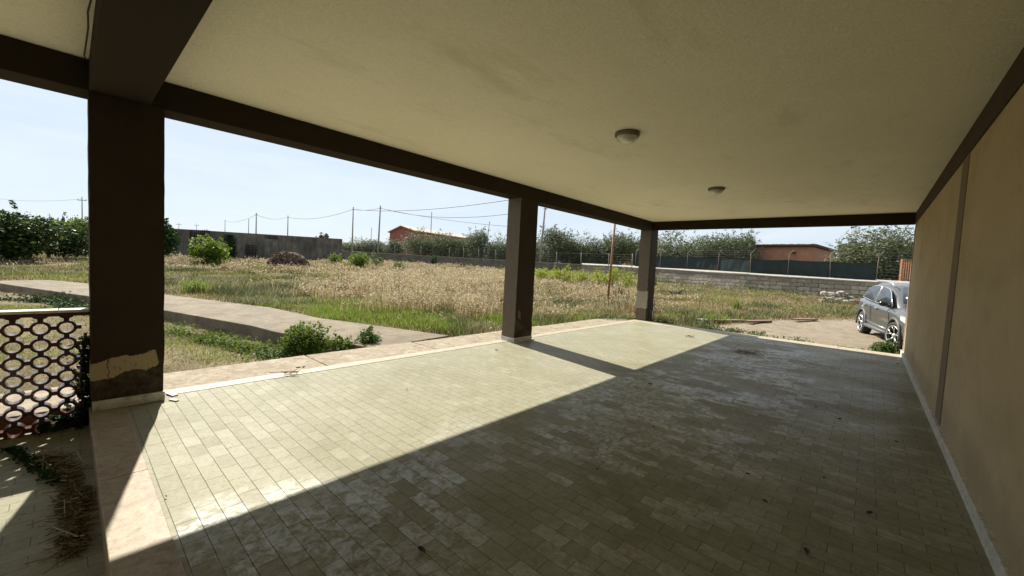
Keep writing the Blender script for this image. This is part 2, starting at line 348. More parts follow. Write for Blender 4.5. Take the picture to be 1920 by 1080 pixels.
tag(MB().prism(path_poly, lambda x, y: gz(x, y)-.55, lambda x, y: gz(x, y)+.06).build('concrete_path', M['path'], bevel=.02), kind='structure')

# ------------------------------------------------------------------ porch floor and kerbs
S0, S1 = .126, .336
tag(MB().box((-4.97, S1, -.3), (.75, 10.885, 0)).build('porch_floor', M['tile']), kind='structure')
tag(MB().box((-4.97, -9, -.5), (.75, S0, -.17)).build('lower_porch_floor', M['tile_low']), kind='structure')
e = MB(); 
for a, b in ((-4.97, -3.35), (-3.348, -1.5), (-1.498, .75)): e.box((a, S0-.012, -.3), (b, S1, .004))
tag(e.build('marble_step', M['marble'], bevel=.004), kind='structure')
e = MB(); yb = [S1, 1.9, 3.6, 5.3, 7.1, 8.8, 10.3, FARY]
for a, b in zip(yb[:-1], yb[1:]): e.box((WX, a, -.25), (-4.972, b-.003, .005))
tag(e.build('marble_kerb', M['kerbstone'], bevel=.006), kind='structure')
e = MB(); xb = [-4.97, -3.4, -1.9, -.4, .95]
for a, b in zip(xb[:-1], xb[1:]): e.box((a, 10.887, -.25), (b-.003, FARY+.06, .006))
tag(e.build('marble_threshold', M['kerbstone'], bevel=.006), kind='structure')
e = MB(); e.box((-4.9, FARY+.062, -.4), (1.3, FARY+.16, -.04)); tag(e.build('far_kerb', M['walk'], bevel=.02), kind='structure')
e = MB(); ys = [-10, -6, -3, -1.2, .55, 2.3, 4.1, 6, 7.8, 9.5, 10.6]
for a, b in zip(ys[:-1], ys[1:]):
    o_ = [WO+random.uniform(-.03, .03) for _ in range(2)]
    e.prism([(WX-.002, a), (WX-.002, b-.012), (o_[0], b-.012), (o_[1], a)], -.6, -.022)
e.prism([(WX-.002, 10.6), (WX-.002, 12.0), (-5.7, 12.1), (-6.0, 11.5), (WO-.05, 10.6)], -.6, -.05)
tag(e.build('walkway', M['walk'], bevel=.012), kind='structure')

# ------------------------------------------------------------------ the house
XI, XO = -4.845, -5.161; ZC, ZB = 2.922, 2.674; XW = .605
house = thing('porch_house', 'ochre house with deep covered porch, cream ceiling, dark brown beams and square columns', 'house', (0, 0, 0))
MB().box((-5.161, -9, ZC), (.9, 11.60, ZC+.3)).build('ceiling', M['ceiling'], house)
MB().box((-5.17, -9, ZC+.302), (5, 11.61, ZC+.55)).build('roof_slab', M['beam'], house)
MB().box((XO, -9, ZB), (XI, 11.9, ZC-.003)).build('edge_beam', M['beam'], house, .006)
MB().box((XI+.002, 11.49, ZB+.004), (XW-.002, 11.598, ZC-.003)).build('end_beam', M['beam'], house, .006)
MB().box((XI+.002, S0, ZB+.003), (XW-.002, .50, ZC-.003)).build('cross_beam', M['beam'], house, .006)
MB().box((XW, -9, -.4), (.9, 11.42, ZC-.003)).build('wall', M['wall'], house)
MB().box((.9, 11.40, -.4), (5, 11.42, ZC)).build('end_wall', M['wall'], house)
MB().box((XW-.012, .502, ZB+.01), (XW-.0005, 11.418, ZC-.006)).build('wall_band', M['band'], house)
MB().box((XW-.006, 5.58, .1), (XW+.002, 5.94, ZB+.008)).build('pilaster', M['pilaster'], house)
MB().box((XW-.006, 11.24, .1), (XW+.002, 11.4255, ZB+.008)).build('pilaster', M['pilaster'], house)
e = MB(); q = S1
while q < 11.3:
    n_ = min(q+1.05, 11.43); e.box((XW-.030, q, -.05), (XW+.002, n_-.002, .098)); q = n_
e.build('skirting', M['marble_white'], house, .003)
def rough_col(x0, y0, x1, y1, mat, jag=0.):
    m = MB(); n = 26; zs = [(-.3 if i == 0 else 0)+ (ZB)*i/n for i in range(n+1)]; ring = []
    for i, z in enumerate(zs):
        k = jag*max(0, 1-z/1.3)
        j = lambda: random.uniform(-1, 1)*k + random.uniform(-.0015, .0015)
        P_ = [(x0, y0), ((x0+x1)/2, y0), (x1, y0), (x1, (y0+y1)/2), (x1, y1), ((x0+x1)/2, y1), (x0, y1), (x0, (y0+y1)/2)]
        ring.append([(a+j(), b+j(), z) for a, b in P_])
    vs = [v for r in ring for v in r]; fs = [(i*8+a, i*8+(a+1)%8, (i+1)*8+(a+1)%8, (i+1)*8+a) for i in range(n) for a in range(8)]
    m.add(vs, fs); return m.build('column', mat, house)
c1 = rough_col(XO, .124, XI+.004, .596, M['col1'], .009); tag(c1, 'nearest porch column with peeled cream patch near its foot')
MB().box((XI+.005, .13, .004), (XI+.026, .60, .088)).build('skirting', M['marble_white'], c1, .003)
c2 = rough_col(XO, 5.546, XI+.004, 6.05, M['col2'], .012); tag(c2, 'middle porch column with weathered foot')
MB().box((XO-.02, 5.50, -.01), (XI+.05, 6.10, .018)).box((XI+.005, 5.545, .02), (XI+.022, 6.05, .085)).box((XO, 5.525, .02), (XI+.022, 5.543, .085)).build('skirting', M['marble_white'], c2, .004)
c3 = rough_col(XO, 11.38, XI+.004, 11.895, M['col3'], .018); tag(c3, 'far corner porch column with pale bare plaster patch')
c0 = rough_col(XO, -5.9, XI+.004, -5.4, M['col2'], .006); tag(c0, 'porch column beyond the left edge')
# ceiling lamps
def lampm():
    M['lampring'] = simple('lamp_ring_plastic', (.13, .115, .085), .5, .2)
    m = NT('lamp_glass', .25); m.color((.62, .60, .50)); m.b.inputs['Transmission Weight'].default_value = .15
    m.bump(m.n('ShaderNodeTexWave').outputs['Fac'], .2, .003); M['lampglass'] = m.m
lampm()
def lamp():
    t = thing('ceiling_lamp', 'nearer of the two round bulkhead lamps on the porch ceiling', 'lamp', (-2.07, 4.06, ZC), 0, 'bulkhead lamps on the ceiling')
    MB().lathe([(0, 0), (.125, 0), (.131, -.008), (.131, -.03), (.122, -.046), (.112, -.046), (.108, -.03)], 40).build('base_ring', M['lampring'], t, world=False)
    MB().lathe([(.111, -.036), (.110, -.055), (.100, -.078), (.078, -.098), (.045, -.110), (0.001, -.114)], 40).build('glass', M['lampglass'], t, world=False)
    for a in (-2.4, -.8, .9, 2.4): MB().lathe([(.001, -.053), (.006, -.052), (.008, -.046), (.008, -.04)], 10, (.121*math.cos(a), .121*math.sin(a), 0)).build('screw', M['lampring'], t, world=False)
    return t
L1 = lamp(); L2 = copy_tree(L1); L2.location = (-2.06, 7.40, ZC); L2['label'] = 'farther of the two round bulkhead lamps on the porch ceiling'

# cable along the cross beam
M['cable'] = simple('cable_rubber', (.03, .027, .022), .6)
pts = [(-4.84+.0+.28*i, S0-.012-.02*abs(math.sin(i*1.9)), ZC-.02-.05*abs(math.sin(i*1.3))) for i in range(18)]
tag(MB().tube(pts, .005, 6).build('electric_cable', M['cable']), 'thin dark cable sagging in loops along the porch cross beam', 'cable')

# ------------------------------------------------------------------ balustrade
M['clay'] = NT('glazed_clay', .22, .6); _m = M['clay']; _m.color(_m.ramp(_m.noise(8, 5), [(.3, (.045, .014, .010)), (.7, (.085, .030, .020))])); M['clay'] = _m.m
bal = thing('balustrade', 'dark red pierced clay balustrade with white marble cap left of the nearest column', 'balustrade', (-5.0, .12, -.17))
PZ = .137
def ringrow():
    m = MB(); a = .142; xf, xb_ = -4.965, -5.045; ny_ = 11; nz_ = 7
    ro, ri = .060, .041; n = 20
    for iy in range(ny_):
        for iz in range(-1, nz_+1):
            cy = .04 - a*(iy+.35); cz = .80 - PZ*(iz+.60)
            vs = []
            for r, x in ((ri, xf), (ro, xf), (ro, xb_), (ri, xb_)):
                for j in range(n):
                    t = 2*math.pi*j/n; vs.append((x, cy+r*math.cos(t), min(.83, cz+r*math.sin(t))))
            fs = [(k*n+j, k*n+(j+1)%n, ((k+1)%4)*n+(j+1)%n, ((k+1)%4)*n+j) for k in range(4) for j in range(n)]
            m.add(vs, fs, True)
            if iz < 0: m.box((xb_+.005, cy-.016, .79), (xf-.005, cy+.016, .82)); continue
            m.box((xb_+.004, cy+ro-.004, cz-.016), (xf-.004, cy+a-ro+.004, cz+.016))
            m.box((xb_+.005, cy-.016, cz+ro-.004), (xf-.005, cy+.016, cz+PZ-ro+.004))
    return m
o = ringrow().build('lattice', M['clay'], bal); b_ = o.modifiers.new('e', 'EDGE_SPLIT'); b_.split_angle = math.radians(40)
MB().box((-5.05, -1.7, .815), (-4.96, .124, .846)).build('top_rail', M['clay'], bal, .003)
e = MB(); 
for a, b in ((-1.7, -.8), (-.797, -.055), (-.052, .122)): e.box((-5.075, a, .847), (-4.935, b, .870))
e.build('cap', M['marble_white'], bal, .004)
MB().box((-5.06, -1.7, -.3), (-4.958, .122, -.15)).build('bottom_kerb', M['walk'], bal)

# ------------------------------------------------------------------ foliage tools
def rand_dirs(n, r=rng):
    v = r.normal(size=(n, 3)); return v/np.linalg.norm(v, axis=1)[:, None]
def leaves(P, size, r=rng, up=.3, ratio=.42, N=None):
    """diamond leaf quads centred at P"""
    n = len(P); a = rand_dirs(n, r); a[:, 2] = a[:, 2]*.7 - .1; a /= np.linalg.norm(a, axis=1)[:, None]
    b = np.cross(a, rand_dirs(n, r) + np.array([0, 0, up])); b /= np.linalg.norm(b, axis=1)[:, None]+1e-9
    s = (size*r.uniform(.6, 1.35, n))[:, None]
    nrm = np.cross(a, b); V = np.stack([P-a*s*.5, P+b*s*ratio*.5+nrm*s*.06, P+a*s*.5, P-b*s*ratio*.5+nrm*s*.06], 1).reshape(-1, 3)
    return V, np.arange(n*4).reshape(n, 4)
def crown_points(n, w, h, blobs, r, zc, hollow=.55, flat=.8):
    C = rand_dirs(blobs, r)*(r.uniform(.25, 1, blobs)**.5)[:, None]*np.array([w*.34, w*.34, h*.34]); C[:, 2] += zc
    rad = r.uniform(.16, .30, blobs)*w
    k = r.integers(0, blobs, n); d = rand_dirs(n, r); rr = r.uniform(hollow, 1.08, n)**.8
    return C[k] + d*(rad[k]*rr)[:, None]*np.array([1, 1, flat]), C, rad
MESHC = {}
def crown_mesh(key, n, w, h, blobs, size, mat, seed, zc, ratio=.42, sprigs=0, flat=.85):
    r = np.random.default_rng(seed); P, C, rad = crown_points(n, w, h, blobs, r, zc, flat=flat)
    if sprigs:      # shoots that break the outline
        k = r.integers(0, blobs, sprigs); d = rand_dirs(sprigs, r); d[:, 2] = np.abs(d[:, 2])*1.1+.2
        d /= np.linalg.norm(d, axis=1)[:, None]; L = rad[k]*r.uniform(1., 1.6, sprigs)
        t = r.uniform(.7, 1, (sprigs, 14)); S = C[k][:, None] + d[:, None]*(L[:, None]*t)[..., None] + r.normal(size=(sprigs, 14, 3))*size*.35
        P = np.concatenate([P, S.reshape(-1, 3)])
    V, F = leaves(P, size, r, ratio=ratio); rn = np.repeat(np.clip(r.normal(.5, .24, len(P)), 0, 1), 4)
    return np_mesh('_', V, F, mat, {'rnd': rn}), C
def add_mesh(name, me, parent, loc=(0, 0, 0)):
    o = bpy.data.objects.new(name, me); col.objects.link(o); o.parent = parent; o.location = loc; return o
def tree(key, name, label, cat, loc, w, h, mat, n, size, seed, group=None, trunk=.35, tmat='bark', blobs=14, ratio=.42, sprigs=40, rz=0, sc_=(1, 1, 1), part='crown', stem='trunk'):
    t = thing(name, label, cat, loc, rz, group)
    if key not in MESHC:
        me, C = crown_mesh(key, n, w, h*(1-trunk*.6), blobs, size, mat, seed, h*(trunk+ (1-trunk)*.5), ratio, sprigs)
        m = MB(); tr = max(.015, w*.022); top = h*(trunk+.25*(1-trunk)); rr = random.Random(seed)
        if trunk > .02: m.tube([(0, 0, -.25), (rr.uniform(-.05, .05)*w, rr.uniform(-.05, .05)*w, top*.5), (rr.uniform(-.08, .08)*w, rr.uniform(-.08, .08)*w, top)], [tr*1.3, tr, tr*.75], 8)
        for c in C[::2]:
            m.tube([(0, 0, top*.45 if trunk > .02 else -.05), (c[0]*.5, c[1]*.5, (top*.5+c[2])*.5+.1*h*0), tuple(c)], [tr*.6, tr*.4, tr*.12], 5)
        tm = m.build('x', M[tmat]); tme = tm.data; bpy.data.objects.remove(tm)
        MESHC[key] = (me, tme)
    me, tme = MESHC[key]
    add_mesh(part, me, t); add_mesh(stem, tme, t); t.scale = sc_
    return t
M['bark'] = simple('bark', (.13, .10, .075), .9, .4, 12, .8, 20)
M['olive'] = leafmat('olive_leaf', [(.05, .062, .028), (.095, .115, .055), (.155, .18, .095), (.28, .30, .19)], .25, .6)
M['citrus'] = leafmat('citrus_leaf', [(.007, .016, .005), (.015, .032, .008), (.032, .062, .012), (.17, .21, .045)], .24, .5)
M['lime'] = leafmat('bright_leaf', [(.02, .045, .008), (.045, .085, .012), (.085, .14, .018), (.17, .24, .03)], .42)
M['euph'] = leafmat('yellow_green_leaf', [(.11, .15, .012), (.20, .25, .018), (.30, .34, .03), (.42, .44, .05)], .4)
M['oliveweed'] = leafmat('dry_weed_leaf', [(.05, .06, .025), (.10, .11, .045), (.18, .17, .08), (.34, .29, .16)], .2, .7)
M['dark'] = leafmat('dark_leaf', [(.012, .03, .01), (.02, .045, .012), (.035, .07, .018), (.06, .11, .025)], .2, .65)
M['shrubleaf'] = leafmat('shrub_leaf', [(.014, .032, .008), (.03, .06, .012), (.055, .10, .018), (.11, .17, .035)], .38, .6)
M['weed'] = leafmat('weed_leaf', [(.03, .06, .014), (.055, .10, .02), (.09, .14, .035), (.16, .19, .065)], .3)
M['farleaf'] = leafmat('far_leaf', [(.05, .07, .04), (.07, .09, .055), (.1, .12, .075)], .15)
M['twig'] = simple('dry_twig', (.22, .16, .09), .9, .4, 30)
M['drytwig'] = leafmat('dry_straw', [(.05, .035, .02), (.10, .072, .042), (.19, .145, .09), (.42, .35, .25)], .05, .8)

# ------------------------------------------------------------------ boundary wall, net fence, poles
WL = [(1760, 27.5), (1605, 31), (1400, 37), (1230, 46), (1090, 56), (1007, 63), (940, 68), (830, 73), (720, 76), (620, 78)]
def blockmat():
    m = NT('tufa_block', .95, .15); br = m.n('ShaderNodeTexBrick'); br.inputs['Scale'].default_value = 1; br.inputs['Brick Width'].default_value = .85
    br.inputs['Row Height'].default_value = .34; br.inputs['Mortar Size'].default_value = .022; br.inputs['Mortar Smooth'].default_value = .4
    br.inputs['Color1'].default_value = (.27, .23, .175, 1); br.inputs['Color2'].default_value = (.46, .41, .33, 1); br.inputs['Mortar'].default_value = (.085, .07, .055, 1)
    cb = m.n('ShaderNodeCombineXYZ'); x, y, z = m.xyz(); s_ = m.math('ADD', m.math('MULTIPLY', x, .74), m.math('MULTIPLY', y, -.67)); m.link(s_, cb.inputs[0]); m.link(z, cb.inputs[1])
    wv = m.n('ShaderNodeVectorMath', operation='ADD'); sc2 = m.n('ShaderNodeVectorMath', operation='SCALE'); sc2.inputs['Scale'].default_value = .22
    m.link(m.noise(2, 3, out='Color'), sc2.inputs[0]); m.link(cb.outputs[0], wv.inputs[0]); m.link(sc2.outputs[0], wv.inputs[1]); m.link(wv.outputs[0], br.inputs['Vector'])
    k = m.mix(.8, br.outputs['Color'], m.ramp(m.noise(4, 8, .7), [(.3, .45), (.65, 1.15)]), 'MULTIPLY')
    st = m.ramp(m.noise(.9, 6, .7), [(.5, 0.), (.64, .8)]); k = m.mix(st, k, (.24, .215, .175)); k = m.mix(m.ramp(m.math('ADD', m.noise(.8, 6, .7), m.math('MULTIPLY', z, .16)), [(.72, 0.), (.80, .85)]), k, (.20, .18, .15))
    m.color(k); h_ = m.math('ADD', m.math('MULTIPLY', br.outputs['Fac'], -1.), m.noise(8, 7, .7)); m.bump(h_, .9, .04); return m.m
M['block'] = blockmat()
M['greywall'] = simple('grey_weathered_wall', (.115, .102, .08), .95, .35, 1.2, .8, 9)
M['coping'] = simple('pale_coping', (.30, .275, .235), .95, .35, 3, .8, 9)
def wallstrip(name, pts, hts, thick, mat, label, cop=True):
    P_ = [at(px, D) for px, D in pts]; t = thing(name, label, 'wall', tuple(P_[0]))
    m = MB(); c = MB(); n = len(P_)
    for i in range(n-1):
        a, b = P_[i], P_[i+1]; d = (b-a).normalized(); nrm = Vector((-d.y, d.x, 0)).normalized()
        if nrm.dot(Vector(FWv)) < 0: nrm = -nrm
        ns = max(2, int((b-a).length/1.2))
        for j in range(ns):
            p = a.lerp(b, j/ns); q_ = a.lerp(b, (j+1)/ns); h0 = hts[i]+(hts[i+1]-hts[i])*j/ns; h1 = hts[i]+(hts[i+1]-hts[i])*(j+1)/ns
            h0 += .02*math.sin(j*7.1+i); h1 += .02*math.sin((j+1)*7.1+i)
            vs = [p+Vector((0,0,-.4)), q_+Vector((0,0,-.4)), q_+nrm*thick+Vector((0,0,-.4)), p+nrm*thick+Vector((0,0,-.4)),
                  p+Vector((0,0,h0)), q_+Vector((0,0,h1)), q_+nrm*thick+Vector((0,0,h1)), p+nrm*thick+Vector((0,0,h0))]
            m.add(vs, [(0,3,2,1),(4,5,6,7),(0,1,5,4),(2,3,7,6)] + ([(3,0,4,7)] if j == 0 and i == 0 else []) + ([(1,2,6,5)] if j == ns-1 and i == n-2 else []))
            if cop:
                f = -.05; vs = [p+nrm*f+Vector((0,0,h0+.003)), q_+nrm*f+Vector((0,0,h1+.003)), q_+nrm*(thick+.1)+Vector((0,0,h1+.003)), p+nrm*(thick+.1)+Vector((0,0,h0+.003))]
                vs += [v+Vector((0,0,.07)) for v in vs]; c.add(vs, [(0,3,2,1),(4,5,6,7),(0,1,5,4),(2,3,7,6)])
    m.build('masonry', mat, t)
    if cop: c.build('coping', M['coping'], t)
    return t
wallstrip('block_wall', WL[:5], [1.28, 1.30, 1.38, 1.42, 1.42], .35, M['block'], 'low pale tufa block boundary wall with rough coping behind the parked car')
wallstrip('grey_wall', [(p, D-.0 if i else D+.4) for i, (p, D) in enumerate(WL[4:])], [1.42, 1.42, 1.45, 1.5, 1.6, 1.7], .3, M['greywall'], 'long low grey weathered boundary wall at the far side of the field')
# raised bank behind the block wall
bk = [at(px, D+.46, h) for (px, D), h in zip(WL[:5], [1.22, 1.25, 1.33, 1.37, 1.37])] ; bk2 = [at(px, D+4.2, h+.30) for (px, D), h in zip(WL[:5], [1.22, 1.25, 1.33, 1.37, 1.37])]
bk3 = [at(px, D+40, .6) for (px, D) in WL[:5]]; bk0 = [p - Vector((0, 0, 1.5)) for p in bk]
n = len(bk); tag(MB().add(bk0+bk+bk2, [(r*n+i, r*n+i+1, (r+1)*n+i+1, (r+1)*n+i) for r in range(2) for i in range(n-1)]).build('raised_bank', M['coping']), kind='structure')
tag(MB().add(bk2+bk3, [(i, i+1, n+i+1, n+i) for i in range(n-1)]).build('grove_ground', M['ground']), kind='structure')
M['net'] = simple('green_shade_net', (.008, .019, .018), .85, .35, 1.5, .6, 12)
M['postmetal'] = simple('rusty_fence_post', (.13, .095, .07), .8, .35, 5)
M['postgrey'] = simple('grey_concrete_post', (.20, .19, .17), .85, .25, 3)
M['postwhite'] = simple('pale_post_tip', (.6, .57, .5), .7, .2)
M['wire'] = simple('fence_wire', (.10, .10, .10), .7, .1)
def polyl(pts, D):  # position in the fence line: depth interpolated
    return np.interp(D, [p for p, _ in pts][::-1], [d for _, d in pts][::-1])
fence = thing('net_fence', 'dark green shade net fence on slanted metal posts above the block wall', 'fence', tuple(at(1400, 41, 1.5)))
FP = [(1190, 503), (1237, 504), (1287, 506), (1345, 509), (1407, 512), (1477, 515), (1557, 519), (1644, 522), (1735, 527)]
fpos = []
for px, pb in FP:
    D = polyl(WL, px)+3.2; fpos.append((px, D, at(px, D, 1.52)))
for k, (px, D, p) in enumerate(fpos):
    lean = random.uniform(-.12, .1)
    pt = p + Vector((RTv*lean)) + Vector((0, 0, 2.05)); m = MB().tube([p-Vector((0,0,.2)), pt], .035, 6)
    o = m.build('post', M['postmetal'], fence)
    pe = pt + Vector(RTv*.28) + Vector((0, 0, .33)) - Vector(FWv*.1)
    MB().tube([pt-Vector((0,0,.05)), pe], .026, 6).build('tip', M['postgrey'], o)
nm = MB(); NTOP = {1190: 479, 1237: 480, 1287: 481, 1345: 483, 1407: 486, 1477: 487, 1557: 490, 1644: 494, 1735: 500}
for k in range(len(fpos)-2):
    for j in range(6):
        a = fpos[k]; b = fpos[k+1]; vs = []
        for t_ in (j/6, (j+1)/6):
            p = a[2].lerp(b[2], t_); D = a[1]+(b[1]-a[1])*t_; px = a[0]+(b[0]-a[0])*t_; zt = topz(px, NTOP[a[0]]+(NTOP[b[0]]-NTOP[a[0]])*t_ + 1.2*math.sin(math.pi*t_), D)
            w_ = .04*math.sin(t_*9+k)
            vs += [p+Vector(FWv*(.05+w_))-Vector((0,0,.1)), Vector((p.x, p.y, zt))+Vector(FWv*(.05-w_))]
        nm.add([vs[0], vs[2], vs[3], vs[1]], [(0, 1, 2, 3)])
nm.build('net', M['net'], fence)
wm = MB()
for h in (1.6, 1.85, 2.05, 2.25):
    for k in range(len(fpos)-1): wm.tube([fpos[k][2]+Vector((0,0,h)), fpos[k][2].lerp(fpos[k+1][2], .5)+Vector((0,0,h-.04)), fpos[k+1][2]+Vector((0,0,h))], .009, 4, False)
for h in (.15, .4, .65, .9, 1.15, 1.4):
    wm.tube([fpos[-2][2]+Vector((0,0,h)), fpos[-2][2].lerp(fpos[-1][2], .5)+Vector((0,0,h-.03)), fpos[-1][2]+Vector((0,0,h))], .012, 4, False)
wm.build('wires', M['wire'], fence)
# wire fence on the grey wall
wf = thing('wire_fence', 'thin wire fence with slim grey posts on top of the long grey wall', 'fence', tuple(at(900, 70, 1.5)))
wp = []
for px in (660, 700, 739, 788, 841, 868, 896, 928, 965, 1042, 1088, 1140, 1184):
    D = polyl(WL, px)+.15; hh = np.interp(px, [620, 720, 940, 1090], [1.65, 1.6, 1.48, 1.42]); p = at(px, D, hh); wp.append(p)
    MB().tube([p-Vector((0,0,.1)), p+Vector((0,0,1.75))], .055, 6).build('post', M['postgrey'], wf)
m = MB()
for h in (.1, .4, .7, 1.0, 1.3, 1.6):
    for a, b in zip(wp[:-1], wp[1:]): m.tube([a+Vector((0,0,h)), b+Vector((0,0,h))], .012, 4, False)
m.build('wires', M['wire'], wf)
# utility poles: px, depth, top py, base radius, label
M['pole'] = simple('concrete_pole', (.22, .205, .18), .85, .25, 2); M['polerust'] = simple('rusted_pipe', (.22, .10, .05), .8, .4, 7, .3, 30)
def pole(px, D, py, r, label, mat='pole', lean=0, cross=0, group='utility poles across the fields', ppx=None):
    p = at(px, D); zt = topz(px, py, D)
    t = thing('utility_pole', label, 'pole', tuple(p), 0, group); tp = Vector((p.x, p.y, zt)) + Vector(RTv*lean)
    MB().tube([p-Vector((0,0,.5)), tp], [r, r*.55], 10).build('shaft', M[mat], t)
    if cross:
        for k, zz_ in enumerate((.0, )):
            a = tp + Vector((0,0,-.9)); MB().tube([a-Vector(RTv*cross), a+Vector(RTv*cross)], r*.5, 6).build('crossarm', M[mat], t)
        for s_ in (-1, 0, 1):
            a = tp + Vector(RTv*cross*.9*s_) + Vector((0,0,-.9 if s_ else 0)); MB().tube([a, a+Vector((0,0,.5))], r*.5, 6).build('insulator', M['postwhite'], t)
    else: MB().tube([tp-Vector((0,0,.5))-Vector(RTv*r*1.2), tp-Vector((0,0,.5))+Vector(RTv*r*1.6)], r*.35, 6).build('bracket', M['wire'], t)
    return tp
T707 = pole(707, 79, 385, .20, 'thick concrete utility pole just left of the red gabled barn', lean=.25)
T659 = pole(659, 88, 388, .19, 'tall concrete utility pole just right of the end of the concrete tank wall')
T1011 = pole(1010, 66, 385, .22, 'tall pale concrete utility pole just right of the middle porch column', lean=.5)
T538 = pole(538, 125, 404, .2, 'concrete utility pole rising behind the right half of the tank wall')
T479 = pole(479, 112, 399, .21, 'darker concrete utility pole rising behind the middle of the tank wall')
T465 = pole(465, 165, 410, .18, 'thin utility pole close left of a taller dark one above the tank wall')
T421 = pole(421, 195, 412, .18, 'small utility pole above the bush and left half of the tank wall')
T694 = pole(694, 150, 427, .16, 'short distant utility pole between the two tall ones by the barn')
T805 = pole(805, 90, 397, .12, 'thin dark utility pole standing in front of the red barn roof', 'polerust')
T908 = pole(908, 110, 414, .15, 'slim leaning utility pole among the olive trees left of the middle column', lean=.8)
T1068 = pole(1068, 120, 430, .14, 'tiny utility pole above the olive trees between middle and far columns')
T335 = pole(335, 230, 418, .2, 'tiny utility pole with crossarm at the left end of the tank wall', cross=1.5)
T367 = pole(368, 260, 420, .2, 'tiny distant utility pole with crossarm just left of a paired mast', cross=1.5)
T155 = pole(155, 150, 371, .24, 'large power pole with insulated crossarm above the citrus orchard', cross=1.7)
T94 = pole(94, 260, 401, .22, 'tiny power pole on the skyline above the citrus orchard', cross=1.0)
def cab(a, b, sag, r, label, n=12):
    pts = [a.lerp(b, i/n) - Vector((0, 0, sag*4*(i/n)*(1-i/n))) for i in range(n+1)]
    tag(MB().tube(pts, r*1.35, 5, False).build('overhead_cable', M['wire']), label, 'cable', 'overhead cables between the poles')
dz = Vector((0, 0, -.5))
E1 = at(975, 52); E1 = Vector((E1.x, E1.y, topz(975, 370, 52))); E2 = at(975, 60); E2 = Vector((E2.x, E2.y, topz(975, 397, 60))); E3 = at(985, 60); E3 = Vector((E3.x, E3.y, topz(985, 427, 60)))
cab(T659+dz, E1, .9, .035, 'thick overhead cable rising from the pole by the tank to the porch beam')
cab(T707+dz, E2, 1.3, .03, 'overhead cable sagging from the thick pole past the barn to the middle column')
cab(T707+dz, E3, .5, .022, 'thin overhead cable descending from the thick pole across the barn roof')
cab(T538+dz, T659+dz, 1.2, .035, 'overhead cable sagging between the two poles right of the tank')
cab(T479+dz, T538+dz, .9, .03, 'overhead cable sagging between the two poles behind the tank')
cab(T421+dz, T479+dz, 1.2, .03, 'overhead cable at the left, low above the tank wall')
cab(T659+dz, T707+dz, .3, .03, 'short overhead cable between the two tallest poles')
P0 = at(-60, 190); P0 = Vector((P0.x, P0.y, topz(-60, 362, 190))); cab(P0, T155-Vector((0,0,.4)), 2, .03, 'overhead cable running left from the large power pole above the orchard')
# rusty pipe near the far column
p = at(1138, 15.4); p = Vector(g(1138, 577)); tp = Vector((p.x, p.y, 3.35)) + Vector(RTv*.1)
tag(MB().tube([p-Vector((0,0,.3)), tp], .042, 12).build('rusty_pipe_pole', M['polerust']), 'tall rusty iron pipe standing in the grass before the far column', 'pole')

# ------------------------------------------------------------------ water tank wall
def tankmat():
    m = NT('tank_concrete', .95, .15); k = m.ramp(m.noise(.5, 9, .7), [(.28, (.06, .055, .045)), (.5, (.115, .106, .088)), (.72, (.20, .185, .155))])
    k = m.mix(.7, k, m.ramp(m.noise(2.2, 7, .7, m.vec((1, 1, .2))), [(.35, .5), (.6, 1.1)]), 'MULTIPLY')
    m.color(k); m.bump(m.noise(4, 8, .7), .8, .08); return m.m
M['tank'] = tankmat()
tA = at(322, 44); tB = at(640, 58); zt = lambda px, py, D: topz(px, py, D)
za, zb_ = zt(335, 429, 44), zt(640, 448, 58)
nrm = Vector((-(tB-tA).y, (tB-tA).x, 0)).normalized()
if nrm.dot(Vector(FWv)) < 0: nrm = -nrm
tank = thing('water_tank', 'long dark grey concrete tank with crumbling walls across the field', 'water tank', tuple(tA))
tC = at(150, 62)
def wallq(m, a, b, z0, z1, th):
    d = (b-a).normalized(); n_ = Vector((-d.y, d.x, 0)); 
    if n_.dot(Vector(FWv)) < 0: n_ = -n_
    vs = [Vector((a.x,a.y,-.5)), Vector((b.x,b.y,-.5)), Vector((b.x,b.y,-.5))+n_*th, Vector((a.x,a.y,-.5))+n_*th, Vector((a.x,a.y,z0)), Vector((b.x,b.y,z1)), Vector((b.x,b.y,z1))+n_*th, Vector((a.x,a.y,z0))+n_*th]
    m.add(vs, [(0,3,2,1),(4,5,6,7),(0,1,5,4),(1,2,6,5),(2,3,7,6),(3,0,4,7)])
m = MB(); wallq(m, tA, tB, za, zb_, .4); 
back = nrm*9; wallq(m, tA+back, tB+back, za, zb_, .4)
wallq(m, tA+nrm*.41, tA+back-nrm*.01+Vector((.01,0,0)), za-.004, za-.004, .4); wallq(m, tB-(tB-tA).normalized()*.4+nrm*.41, tB-(tB-tA).normalized()*.4+back-nrm*.01, zb_-.004, zb_-.004, .4)
m.build('wall', M['tank'], tank)
M['rebar'] = simple('rusted_rebar', (.018, .012, .010), .9, .3)
def rebar(px0, px1, py0, py1, nx_, ny_):
    m = MB(); pos = []
    def P(px, py):
        # point on the tank's front face
        r = ray(px, py); n_ = np.array(nrm); t_ = ((np.array(tA)-Cn)@n_)/(r@n_); return Vector(Cn + r*t_) - nrm*.04
    for i in range(nx_+1): m.tube([P(px0+(px1-px0)*i/nx_, py0+random.uniform(-1, 3)), P(px0+(px1-px0)*i/nx_+random.uniform(-1, 1), py1)], .045, 5)
    for j in range(ny_+1): m.tube([P(px0, py0+(py1-py0)*j/ny_), P(px1+random.uniform(-8, 4), py0+(py1-py0)*j/ny_+2)], .045, 5)
    return m
rebar(356, 392, 431, 447, 9, 3).build('exposed_rebar', M['rebar'], tank); rebar(461, 480, 459, 478, 3, 5).build('exposed_rebar', M['rebar'], tank)
